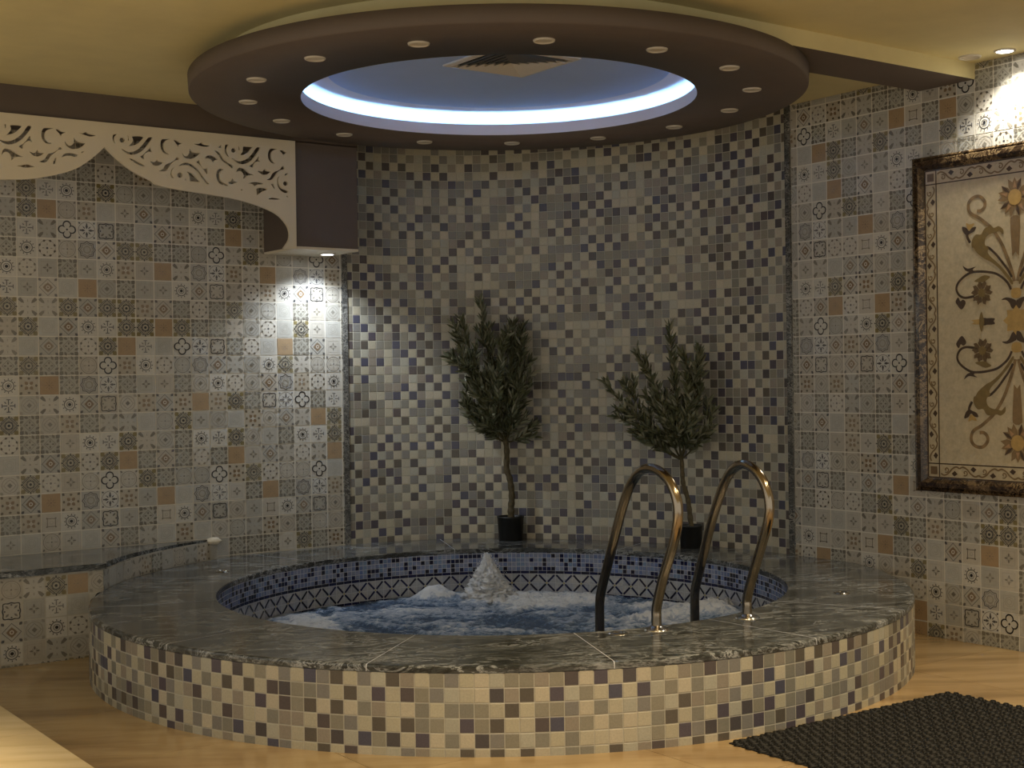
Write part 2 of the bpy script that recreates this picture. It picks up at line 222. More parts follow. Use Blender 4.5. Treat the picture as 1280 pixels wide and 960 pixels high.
# ------------------------------------------------------------------ traced outlines (metres, in their own planes) and tile charts
VB = [[3.4902,2.0887],[3.5237,2.1366],[3.527,2.1874],[3.5053,2.2304],[3.4468,2.2811],[3.3376,2.3193],[3.1945,2.3484],[3.0196,2.3653],[2.8492,2.3793],[2.7493,2.3954],[2.7232,2.4131],[2.6119,2.4618],[2.5245,2.527],[2.4739,2.5714],[2.4154,2.5143],[2.3288,2.4505],[2.2158,2.4072],[2.0776,2.376],[1.9428,2.3654],[1.788,2.376],[1.6498,2.4072],[1.5368,2.4505],[1.4502,2.5143],[1.3917,2.5714]]
VH = [[[1.9652,2.6447],[1.9761,2.642],[1.9777,2.6253],[1.972,2.6154],[1.9694,2.632]],[[1.998,2.6403],[2.0531,2.6418],[2.038,2.6197],[2.0157,2.6008],[1.9789,2.588],[1.9938,2.6081],[1.9995,2.6236]],[[2.0828,2.6447],[2.1032,2.639],[2.0709,2.5926],[2.0334,2.5573],[1.9891,2.5403],[1.9601,2.5471],[1.9313,2.5651],[1.9675,2.559],[1.9968,2.5616],[2.0264,2.5773],[2.0563,2.6064]],[[2.0932,2.5966],[2.0985,2.5763],[2.1038,2.5616],[2.0891,2.5679],[2.0704,2.5587],[2.059,2.5426],[2.055,2.5235],[2.0368,2.5369],[2.0554,2.5498],[2.0742,2.5703]],[[2.2141,2.6438],[2.1838,2.644],[2.1612,2.6396],[2.1496,2.6188],[2.1492,2.5922],[2.1583,2.574],[2.1751,2.5622],[2.1977,2.563],[2.1978,2.5699],[2.1827,2.5705],[2.1698,2.5864],[2.1682,2.6091],[2.176,2.6269],[2.1913,2.6359]],[[2.2216,2.6388],[2.235,2.6419],[2.252,2.6321],[2.2749,2.6284],[2.2556,2.619],[2.2478,2.6057],[2.2403,2.6176],[2.2291,2.628]],[[2.3385,2.6324],[2.3637,2.6328],[2.3756,2.6416],[2.3949,2.6318],[2.4282,2.629],[2.4222,2.6226],[2.3947,2.6174],[2.3636,2.625]],[[2.313,2.605],[2.3244,2.5945],[2.3436,2.5847],[2.3746,2.5816],[2.3549,2.5606],[2.3314,2.5489],[2.3043,2.5447],[2.2814,2.5542],[2.2701,2.5686],[2.2658,2.5874],[2.276,2.5729],[2.2931,2.5629],[2.3086,2.572],[2.3146,2.5879]],[[2.3721,2.5427],[2.3583,2.53],[2.3474,2.5283],[2.3545,2.5374]],[[2.3348,2.5165],[2.3192,2.5055],[2.2961,2.5094],[2.273,2.5075],[2.2499,2.498],[2.2617,2.5162],[2.281,2.5247],[2.304,2.5254],[2.3233,2.5224]],[[2.2412,2.5527],[2.2544,2.5404],[2.2353,2.535],[2.216,2.5181],[2.2006,2.5054],[2.1851,2.4813],[2.1698,2.4667],[2.151,2.4641],[2.136,2.469],[2.1549,2.4769],[2.1702,2.4915],[2.1818,2.5114],[2.2046,2.519],[2.2315,2.5366]],[[2.2252,2.4979],[2.2231,2.4843],[2.217,2.4628],[2.2056,2.4581],[2.2077,2.4755],[2.2156,2.4913]],[[2.0883,2.5169],[2.1068,2.5109],[2.1199,2.5157],[2.1276,2.5296],[2.1368,2.5153],[2.1611,2.5135],[2.1478,2.4991],[2.127,2.4925],[2.1066,2.4957],[2.0955,2.5061]],[[1.9669,2.5197],[1.9888,2.5197],[2.0106,2.5103],[2.0325,2.4971],[2.06,2.4862],[2.036,2.4835],[2.0138,2.4768],[1.9989,2.4625],[1.9974,2.4811],[1.9885,2.4972],[1.9703,2.5032],[1.9556,2.4889],[1.9519,2.4867],[1.9558,2.5075]],[[2.0242,2.4382],[2.0501,2.4433],[2.0687,2.45],[2.091,2.4491],[2.115,2.4397],[2.0907,2.434],[2.0647,2.4301],[2.0463,2.4343]],[[2.5235,2.6416],[2.5415,2.6432],[2.5292,2.6284],[2.5269,2.6067],[2.5346,2.5886],[2.5228,2.6005],[2.5163,2.6155],[2.5181,2.6313]],[[2.5938,2.6461],[2.6038,2.6391],[2.6054,2.6156],[2.5993,2.6151],[2.5996,2.6308]],[[2.624,2.6409],[2.6852,2.6445],[2.6664,2.6151],[2.6375,2.5948],[2.605,2.586],[2.6215,2.6072],[2.6266,2.6234]],[[2.7098,2.6408],[2.7346,2.645],[2.7113,2.6072],[2.6779,2.5686],[2.6449,2.548],[2.6164,2.5417],[2.5882,2.5472],[2.5723,2.5596],[2.5604,2.5724],[2.5844,2.5626],[2.6086,2.5568],[2.6371,2.5651],[2.6659,2.5874],[2.691,2.6173]],[[2.7215,2.5961],[2.7253,2.5766],[2.7313,2.5631],[2.7148,2.5657],[2.6941,2.5561],[2.6857,2.5415],[2.6834,2.5235],[2.6631,2.5377],[2.6775,2.5448],[2.6984,2.5683],[2.713,2.5795]],[[2.8366,2.6442],[2.8114,2.6439],[2.7863,2.6397],[2.7768,2.6169],[2.7781,2.593],[2.7874,2.5718],[2.806,2.5614],[2.8269,2.5631],[2.8103,2.5718],[2.7981,2.5887],[2.7963,2.6106],[2.8049,2.6293],[2.8176,2.6385]],[[2.8491,2.6413],[2.866,2.6416],[2.8827,2.6322],[2.8996,2.6276],[2.8825,2.6181],[2.8739,2.6073],[2.8636,2.6225]],[[2.6039,2.521],[2.6202,2.5223],[2.6484,2.5108],[2.6768,2.4972],[2.691,2.4864],[2.6685,2.4866],[2.6401,2.4982]],[[2.7182,2.5183],[2.7388,2.514],[2.7513,2.521],[2.7577,2.5335],[2.7658,2.5202],[2.7907,2.5162],[2.7759,2.501],[2.7508,2.4931],[2.7323,2.4996]],[[2.8709,2.5527],[2.8812,2.5375],[2.86,2.5317],[2.8387,2.514],[2.8259,2.4969],[2.813,2.4759],[2.792,2.4663],[2.765,2.4682],[2.788,2.48],[2.8009,2.503],[2.8262,2.517],[2.8516,2.531]],[[2.7979,2.4487],[2.8105,2.4485],[2.8104,2.4429]],[[2.5836,2.6164],[2.5816,2.6092],[2.5762,2.6035],[2.5689,2.601],[2.5617,2.6022],[2.5565,2.607],[2.5546,2.6139],[2.5567,2.6211],[2.5621,2.6267],[2.5693,2.6293],[2.5766,2.6281],[2.5818,2.6233]],[[2.8546,2.4971],[2.8417,2.4801],[2.8372,2.4577],[2.8494,2.4365],[2.8347,2.4374],[2.83,2.4571],[2.8354,2.4816],[2.8461,2.4925]],[[2.9174,2.4536],[2.9191,2.4295],[2.9097,2.4288]],[[2.8736,2.5006],[2.895,2.5184],[2.9206,2.5265],[2.9546,2.5191],[2.9843,2.4971],[3.0096,2.4665],[3.0308,2.4395],[3.0522,2.4207],[3.0348,2.4195],[3.0093,2.4461],[2.984,2.4808],[2.9543,2.5008],[2.9246,2.5107],[2.8991,2.5087]],[[2.922,2.4802],[2.9539,2.4704],[2.975,2.4517],[3.0025,2.4261],[2.9382,2.4248],[2.9386,2.4491]],[[2.9784,2.5331],[2.9958,2.5447],[3.0019,2.5228],[3.0188,2.4997],[3.0427,2.5036],[3.04,2.4708],[3.0293,2.4802],[3.0145,2.4994],[2.9933,2.5221]],[[2.941,2.603],[2.9557,2.588],[2.9771,2.5837],[3.0007,2.5837],[2.981,2.5617],[2.9551,2.5495],[2.9294,2.5454],[2.9041,2.5554],[2.894,2.5868],[2.9043,2.5696],[2.9169,2.5605],[2.9298,2.5656],[2.9386,2.5825]],[[2.9628,2.6299],[2.995,2.634],[3.0103,2.6422],[3.0252,2.6325],[3.0577,2.6292],[3.0402,2.6204],[3.0034,2.6205]],[[3.0283,2.5534],[3.0372,2.5704],[3.0634,2.5775],[3.085,2.5703],[3.1045,2.5575],[3.0847,2.5498],[3.0736,2.5346],[3.063,2.5521],[3.0457,2.5568]],[[3.1234,2.6452],[3.1252,2.6207],[3.1033,2.6209],[3.1166,2.6323]],[[3.0812,2.6047],[3.103,2.6025],[3.1246,2.5838],[3.1375,2.5622],[3.1593,2.5476],[3.1922,2.5296],[3.1875,2.5127],[3.1721,2.5239],[3.1503,2.5386],[3.1241,2.553],[3.107,2.5803]],[[3.1475,2.6412],[3.1674,2.6449],[3.1583,2.6256],[3.1558,2.6049],[3.1685,2.573],[3.1532,2.5841],[3.1434,2.6038],[3.1429,2.6243]],[[3.2184,2.6453],[3.2317,2.6381],[3.2336,2.6197],[3.2269,2.6171],[3.2249,2.6334]],[[3.2519,2.642],[3.3149,2.6453],[3.2851,2.6116],[3.2578,2.5948],[3.231,2.5905],[3.2491,2.6106]],[[3.1366,2.5047],[3.1147,2.5091],[3.0969,2.4934],[3.0913,2.4685],[3.0983,2.4403],[3.1177,2.4212],[3.1616,2.4152],[3.1485,2.4275],[3.1223,2.44],[3.1139,2.4619],[3.1165,2.4867],[3.1277,2.4999]],[[3.1866,2.4611],[3.1975,2.4474],[3.2152,2.4413],[3.1928,2.4306],[3.175,2.4261],[3.1597,2.4365],[3.1775,2.4439]],[[2.8991,2.4562],[2.8969,2.4486],[2.8911,2.4427],[2.8832,2.4402],[2.8754,2.4416],[2.8698,2.4466],[2.8678,2.4539],[2.87,2.4615],[2.8758,2.4674],[2.8837,2.47],[2.8915,2.4686],[2.8972,2.4636]],[[3.2104,2.6157],[3.2083,2.6087],[3.2029,2.6032],[3.1955,2.6008],[3.1882,2.602],[3.1829,2.6065],[3.1811,2.6132],[3.1832,2.6201],[3.1886,2.6256],[3.1959,2.628],[3.2033,2.6268],[3.2086,2.6223]],[[3.1832,2.5714],[3.2097,2.5612],[3.2364,2.5592],[3.2679,2.5701],[3.2999,2.5976],[3.3322,2.6399],[3.3572,2.6441],[3.3362,2.6089],[3.3039,2.5688],[3.2676,2.5472],[3.2362,2.5427],[3.2095,2.5509]],[[3.3473,2.5953],[3.347,2.5744],[3.3559,2.5646],[3.3309,2.5626],[3.3171,2.549],[3.3101,2.5298],[3.2876,2.5342],[3.3081,2.5504],[3.3311,2.5752]],[[3.465,2.6428],[3.4373,2.6468],[3.4143,2.6406],[3.4024,2.6144],[3.4042,2.5853],[3.4222,2.5636],[3.4475,2.5614],[3.4316,2.5749],[3.4236,2.5952],[3.4254,2.6206],[3.4418,2.6366]],[[3.4718,2.6371],[3.4904,2.6429],[3.5204,2.6285],[3.5063,2.621],[3.4992,2.6099],[3.4878,2.6237]],[[3.5197,2.5862],[3.525,2.5655],[3.5185,2.5692]],[[3.3392,2.5132],[3.3665,2.5132],[3.3827,2.5291],[3.394,2.5174],[3.4191,2.5151],[3.4028,2.4992],[3.3753,2.493],[3.3526,2.4997]],[[3.4936,2.5545],[3.5049,2.5343],[3.4816,2.5283],[3.4582,2.5097],[3.4393,2.483],[3.4207,2.467],[3.3909,2.4669],[3.4117,2.4789],[3.4258,2.503],[3.4445,2.5171],[3.4724,2.5297]],[[3.5233,2.5167],[3.5231,2.504],[3.4973,2.4957],[3.5092,2.5114]],[[3.4742,2.4982],[3.4646,2.4765],[3.4665,2.4513],[3.4846,2.4273],[3.5217,2.4151],[3.5215,2.4023],[3.4981,2.4008],[3.4706,2.4179],[3.4563,2.4464],[3.4577,2.4802]],[[3.4158,2.4486],[3.4341,2.4482],[3.4451,2.412],[3.4315,2.4236]],[[3.2087,2.4951],[3.2179,2.5143],[3.2359,2.524],[3.2626,2.5178],[3.2848,2.5008],[3.3162,2.4873],[3.28,2.4818],[3.2527,2.4611],[3.2531,2.4818],[3.2444,2.4977],[3.2311,2.503],[3.2176,2.4999]],[[3.277,2.4371],[3.3065,2.4483],[3.3337,2.4511],[3.3609,2.448],[3.3699,2.4403],[3.338,2.436],[3.3197,2.4251],[3.304,2.4357]],[[3.3285,2.4124],[3.3514,2.4202],[3.3787,2.42],[3.3969,2.4129],[3.3647,2.3982],[3.3325,2.3772],[3.3305,2.3959]],[[3.4006,2.3628],[3.4283,2.3709],[3.4606,2.3688],[3.4813,2.3617],[3.4511,2.3585],[3.4051,2.3568]],[[3.5212,2.3875],[3.521,2.3727],[3.5095,2.3825]],[[3.5237,2.4554],[3.5215,2.4482],[3.5158,2.4427],[3.5081,2.4403],[3.5004,2.4417],[3.4949,2.4464],[3.4929,2.4532],[3.4951,2.4603],[3.5008,2.4658],[3.5085,2.4682],[3.5162,2.4669],[3.5218,2.4622]],[[3.2442,2.4004],[3.2428,2.3974],[3.2396,2.396],[3.2365,2.397],[3.2352,2.3998],[3.2366,2.4028],[3.2398,2.4042],[3.2429,2.4033]],[[1.8962,2.632],[1.8936,2.6154],[1.8879,2.6253],[1.8895,2.642],[1.9004,2.6447]],[[1.8661,2.6236],[1.8718,2.6081],[1.8867,2.588],[1.8499,2.6008],[1.8276,2.6197],[1.8125,2.6418],[1.8676,2.6403]],[[1.7914,2.5703],[1.8102,2.5498],[1.8288,2.5369],[1.8106,2.5235],[1.8066,2.5426],[1.7952,2.5587],[1.7765,2.5679],[1.7618,2.5616],[1.7671,2.5763],[1.7724,2.5966]],[[1.6743,2.6359],[1.6896,2.6269],[1.6974,2.6091],[1.6958,2.5864],[1.6829,2.5705],[1.6678,2.5699],[1.6679,2.563],[1.6905,2.5622],[1.7073,2.574],[1.7164,2.5922],[1.716,2.6188],[1.7044,2.6396],[1.6818,2.644],[1.6515,2.6438]],[[1.6365,2.628],[1.6253,2.6176],[1.6178,2.6057],[1.61,2.619],[1.5907,2.6284],[1.6136,2.6321],[1.6306,2.6419],[1.644,2.6388]],[[1.502,2.625],[1.4709,2.6174],[1.4434,2.6226],[1.4374,2.629],[1.4707,2.6318],[1.49,2.6416],[1.5019,2.6328],[1.5271,2.6324]],[[1.551,2.5879],[1.557,2.572],[1.5725,2.5629],[1.5896,2.5729],[1.5998,2.5874],[1.5955,2.5686],[1.5842,2.5542],[1.5613,2.5447],[1.5342,2.5489],[1.5107,2.5606],[1.491,2.5816],[1.522,2.5847],[1.5412,2.5945],[1.5526,2.605]],[[1.5111,2.5374],[1.5182,2.5283],[1.5073,2.53],[1.4935,2.5427]],[[1.5423,2.5224],[1.5616,2.5254],[1.5846,2.5247],[1.6039,2.5162],[1.6157,2.498],[1.5926,2.5075],[1.5695,2.5094],[1.5464,2.5055],[1.5308,2.5165]],[[1.6341,2.5366],[1.661,2.519],[1.6838,2.5114],[1.6954,2.4915],[1.7107,2.4769],[1.7296,2.469],[1.7146,2.4641],[1.6958,2.4667],[1.6805,2.4813],[1.665,2.5054],[1.6496,2.5181],[1.6303,2.535],[1.6112,2.5404],[1.6244,2.5527]],[[1.65,2.4913],[1.6579,2.4755],[1.66,2.4581],[1.6486,2.4628],[1.6425,2.4843],[1.6404,2.4979]],[[1.7701,2.5061],[1.759,2.4957],[1.7386,2.4925],[1.7178,2.4991],[1.7045,2.5135],[1.7288,2.5153],[1.738,2.5296],[1.7457,2.5157],[1.7588,2.5109],[1.7773,2.5169]],[[1.8193,2.4343],[1.8009,2.4301],[1.7749,2.434],[1.7506,2.4397],[1.7746,2.4491],[1.7969,2.45],[1.8155,2.4433],[1.8414,2.4382]]]
PIN = [["s","brown",0.017,[[0.2117,0.541],[0.188,0.5405],[0.1689,0.5568],[0.1663,0.5808],[0.1871,0.6054],[0.2106,0.6122],[0.2393,0.6052],[0.2588,0.5829],[0.2569,0.5499],[0.2404,0.5277],[0.2027,0.5075],[0.1653,0.4794],[0.133,0.452],[0.0966,0.4043],[0.0696,0.3578],[0.0431,0.2957],[0.0212,0.2343],[0.0083,0.1857]]],["s","dark",0.012,[[0.1717,0.3584],[0.1483,0.3564],[0.107,0.3208],[0.0707,0.2778],[0.0438,0.2438],[0.0216,0.2064]]],["p","olive",[[0.0643,0.4134],[0.0662,0.4376],[0.0912,0.456],[0.1144,0.4502],[0.1423,0.4569],[0.1704,0.4515],[0.1896,0.4249],[0.218,0.4276],[0.2373,0.4089],[0.2449,0.385],[0.2404,0.3642],[0.2332,0.3636],[0.2146,0.3376],[0.1725,0.3058],[0.1353,0.2867],[0.0895,0.2511],[0.0489,0.2043],[0.0221,0.1706],[0.0173,0.1862],[0.0531,0.2325],[0.0983,0.2799],[0.135,0.3109],[0.1533,0.3366],[0.1483,0.3564],[0.1669,0.3702],[0.1689,0.3947],[0.1569,0.4138],[0.1334,0.4238],[0.1102,0.4257],[0.087,0.4315],[0.0734,0.4182]]],["p","brown",[[0.027,0.4737],[0.0177,0.4926],[0.0027,0.499],[-0.0103,0.4898],[-0.0181,0.4692],[-0.0141,0.3427],[-0.0141,0.3427],[-0.0015,0.2406],[0.0055,0.2292],[0.0121,0.2416],[0.0197,0.3456]]],["s","dark",0.014,[[0.252,0.3897],[0.2683,0.4199],[0.2681,0.4363]]],["p","dark",[[0.299,0.4721],[0.2749,0.4656],[0.2583,0.4477],[0.2414,0.4624],[0.2175,0.4642],[0.2273,0.4447],[0.2513,0.4347],[0.2706,0.4283],[0.2897,0.4424]]],["p","yellow",[[0.2746,0.4882],[0.2531,0.4799],[0.2267,0.4834],[0.2365,0.466],[0.2583,0.4517],[0.27,0.4693]]],["s","dark",0.012,[[0.0269,0.147],[0.0447,0.18],[0.0717,0.2058],[0.1083,0.2283],[0.1547,0.2396],[0.2064,0.2453],[0.2541,0.2425],[0.2978,0.2208],[0.3273,0.1939],[0.335,0.1654],[0.3184,0.1355],[0.2847,0.1213],[0.2318,0.1266]]],["p","dark",[[0.2969,0.2805],[0.2825,0.2712],[0.2634,0.2637],[0.2203,0.2707],[0.2395,0.2578],[0.2301,0.2449],[0.2588,0.2469],[0.2827,0.2568]]],["p","olive",[[0.2308,0.198],[0.2068,0.2127],[0.1736,0.2247],[0.141,0.2165],[0.1552,0.2032],[0.1835,0.1929]]],["p","dark",[[0.3259,0.1256],[0.314,0.1064],[0.2993,0.1139],[0.2849,0.1049],[0.2852,0.0884],[0.3073,0.0648],[0.3337,0.0909],[0.3408,0.1078]]],["p","yellow",[[0.027,0.143],[0.0087,0.1539],[-0.0182,0.1483],[-0.0223,0.1203],[-0.0086,0.1052],[0.0229,0.1109]]],["p","dark",[[0.0801,0.1001],[0.0593,0.1109],[0.032,0.1074],[0.0095,0.0983],[0.0006,0.0898],[0.0011,0.0521],[0.0236,0.0592],[0.0369,0.0838],[0.0549,0.0987]]],["p","yellow",[[0.2481,-0.0076],[0.2241,0.0037],[0.205,0.011],[0.1958,-0.0117],[0.2481,-0.0097]]],["p","olive",[[0.205,0.011],[0.1935,0.0492],[0.1813,0.0182],[0.177,-0.0125],[0.1958,-0.0117]]],["p","dark",[[0.1813,0.0182],[0.1485,0.0107],[0.1254,-0.0004],[0.1209,-0.0147],[0.177,-0.0125]]]]
SUN = [0.0015,0.5854]
FLW = [0.189,0.1404]
STAR = [-0.0034,-0.0146]
GL = [-1,14,[[-1,4,2,1,-1,-1,-1,-1,-1,-1,-1,-1,-1,-1,-1,-1,-1,-1,-1],[-1,4,3,-1,-1,-1,-1,-1,-1,-1,1,2,4,-1,-1,-1,-1,-1,-1],[-1,2,-1,0,6,7,-1,-1,8,-1,9,-1,3,-1,-1,-1,-1,-1,-1],[-1,1,9,10,5,8,-1,4,-1,-1,10,0,-1,4,-1,-1,-1,0,-1],[1,-1,-1,-1,-1,1,-1,-1,3,-1,5,6,-1,-1,3,-1,5,6,-1],[2,-1,8,-1,3,-1,-1,-1,-1,1,8,7,-1,-1,-1,1,8,7,10],[4,-1,-1,4,-1,-1,-1,-1,-1,-1,-1,-1,-1,-1,-1,-1,-1,-1,-1],[-1,-1,-1,-1,1,2,4,4,3,-1,-1,-1,-1,-1,-1,-1,4,-1,-1],[-1,-1,8,-1,9,-1,3,2,-1,0,6,7,-1,-1,-1,3,-1,8,-1],[-1,4,-1,-1,10,0,-1,1,9,10,5,8,-1,-1,1,-1,-1,10,-1],[1,-1,3,-1,5,6,-1,-1,-1,-1,-1,1,-1,-1,8,5,-1,9,1],[2,-1,-1,1,8,7,-1,-1,8,-1,3,-1,-1,-1,7,6,0,-1,2],[4,-1,-1,-1,-1,-1,-1,-1,-1,4,-1,-1,-1,-1,-1,-1,-1,3,4],[-1,-1,-1,-1,1,2,4,-1,-1,-1,1,2,4,-1,-1,-1,1,2,4],[-1,-1,8,-1,9,-1,3,-1,8,-1,9,-1,3,-1,8,-1,9,-1,3],[-1,4,-1,-1,10,0,-1,4,-1,-1,10,0,-1,4,-1,-1,10,0,-1],[-1,-1,3,-1,5,6,-1,-1,3,-1,5,6,-1,-1,3,-1,5,6,-1],[-1,-1,11,1,8,7,-1,-1,11,1,8,7,-1,-1,11,1,8,7,-1],[-1,-1,-1,-1,-1,-1,-1,-1,-1,-1,-1,-1,-1,-1,-1,-1,-1,-1,-1],[-1,-1,-1,-1,-1,-1,-1,-1,-1,-1,-1,-1,-1,-1,-1,-1,4,-1,-1]]]
GR = [0,19,[[-1,-1,-1,-1,-1,-1,-1,1,-1,-1,0,-1,-1],[0,-1,2,-1,8,-1,3,11,-1,3,-1,9,-1],[-1,3,4,-1,-1,4,-1,-1,-1,4,2,1,-1],[1,2,4,-1,-1,-1,1,2,-1,-1,-1,-1,-1],[9,-1,3,-1,8,-1,9,-1,-1,-1,-1,-1,-1],[-1,0,-1,4,-1,-1,-1,0,-1,-1,-1,-1,-1],[5,6,-1,-1,3,-1,5,-1,-1,-1,-1,-1,-1],[8,7,-1,-1,11,1,8,-1,-1,-1,-1,-1,-1],[-1,-1,-1,-1,-1,-1,-1,-1,-1,-1,-1,-1,-1],[1,2,4,-1,-1,-1,4,-1,-1,-1,-1,-1,-1],[9,-1,3,-1,11,3,-1,-1,-1,-1,-1,-1,-1],[-1,0,-1,-1,1,-1,-1,-1,-1,-1,-1,-1,-1],[5,6,-1,-1,8,5,-1,-1,-1,-1,-1,-1,-1],[8,7,-1,-1,7,6,0,-1,-1,-1,-1,-1,-1],[-1,-1,-1,-1,-1,-1,-1,-1,-1,-1,-1,-1,-1],[-1,-1,-1,-1,-1,-1,-1,-1,-1,-1,-1,-1,-1],[-1,-1,-1,-1,-1,-1,-1,-1,-1,-1,-1,-1,-1],[-1,-1,-1,-1,-1,-1,-1,-1,-1,-1,-1,-1,-1],[5,6,-1,-1,-1,-1,-1,1,-1,-1,-1,-1,-1],[8,7,-1,-1,8,-1,3,11,-1,-1,-1,-1,-1],[-1,-1,-1,-1,-1,4,-1,-1,-1,-1,-1,-1,-1],[-1,-1,-1,-1,-1,-1,4,-1,-1,-1,-1,-1,4],[1,11,-1,-1,11,3,-1,8,-1,-1,11,3,-1],[-1,3,-1,-1,1,-1,-1,-1,-1,-1,1,-1,-1],[-1,-1,-1,-1,-1,-1,-1,9,1,-1,8,5,-1],[-1,-1,-1,-1,-1,-1,-1,3,2,-1,7,6,0],[-1,-1,-1,-1,-1,-1,-1,3,4,-1,-1,-1,-1]]]
# ------------------------------------------------------------------ room dimensions
LY, RX, CEIL = 7.508, 5.8, 2.849
TX, TY, RIM = 3.936, 5.594, .3246      # tub centre and rim height
GX, GY, DISC = 3.883, 5.488, 2.692     # centre of the dropped ceiling ring
X0, Y0 = -1.4, -1.2
NICHE = spline([(4.125, 7.508), (4.35, 7.500), (4.60, 7.435), (4.86, 7.305), (5.09, 7.105), (5.34, 6.785), (5.56, 6.415), (5.715, 6.02), (5.785, 5.68), (5.8, 5.39)], 10)

# ---- printed ceramic tiles: each motif is a set of flat convex shapes in a unit square
INK = {'d': srgb(38, 38, 42), 'k': srgb(72, 72, 76), 'm': srgb(112, 108, 98), 'l': srgb(150, 146, 134), 'g': srgb(134, 136, 138),
       'b': srgb(126, 104, 78), 'o': srgb(164, 138, 104), 'v': srgb(124, 112, 66), 'w': srgb(214, 212, 204), 'n': srgb(84, 76, 62)}
def ringf(f0, f1, n, col, cx=0, cy=0, a0=0, a1=2*PI):
    out = []
    for i in range(n):
        p, q = a0+(a1-a0)*i/n, a0+(a1-a0)*(i+1)/n
        g0 = f0 if callable(f0) else (lambda t, r=f0: r); g1 = f1 if callable(f1) else (lambda t, r=f1: r)
        out.append(([(cx+g0(p)*math.cos(p), cy+g0(p)*math.sin(p)), (cx+g1(p)*math.cos(p), cy+g1(p)*math.sin(p)),
                     (cx+g1(q)*math.cos(q), cy+g1(q)*math.sin(q)), (cx+g0(q)*math.cos(q), cy+g0(q)*math.sin(q))], col))
    return out
def discf(cx, cy, r, col, n=10): return [([(cx+r*math.cos(2*PI*i/n), cy+r*math.sin(2*PI*i/n)) for i in range(n)], col)]
def leaf(cx, cy, L, W, a, col):
    u = (math.cos(a), math.sin(a)); v = (-u[1], u[0])
    return [([(cx+u[0]*L*s+v[0]*W*t, cy+u[1]*L*s+v[1]*W*t) for s, t in ((-.5, 0), (-.1, -.5), (.2, -.42), (.5, 0), (.2, .42), (-.1, .5))], col)]
def rect(cx, cy, w, h, a, col):
    u = (math.cos(a), math.sin(a)); v = (-u[1], u[0])
    return [([(cx+u[0]*w*s+v[0]*h*t, cy+u[1]*w*s+v[1]*h*t) for s, t in ((-.5, -.5), (.5, -.5), (.5, .5), (-.5, .5))], col)]
def star_r(n, ro, ri):
    def f(t):
        k = (t*n/PI) % 2; k = k if k <= 1 else 2-k
        p0 = (ro, 0); p1 = (ri*math.cos(PI/n), ri*math.sin(PI/n)); a = k*PI/n
        dx, dy = p1[0]-p0[0], p1[1]-p0[1]; c, s = math.cos(a), math.sin(a)
        return (p0[0]*dy-p0[1]*dx)/(c*dy-s*dx)
    return f
def clover(d, r):
    def f(t):
        best = .12
        for k in range(4):
            a = k*PI/2; c = d*math.cos(t-a); h = r*r-(d*math.sin(t-a))**2
            if h > 0 and c > 0: best = max(best, c+math.sqrt(h))
        return best
    return f
def quad4(fn): return [x for k in range(4) for x in fn(k*PI/2)]
def rp(d, a): return d*math.cos(a), d*math.sin(a)
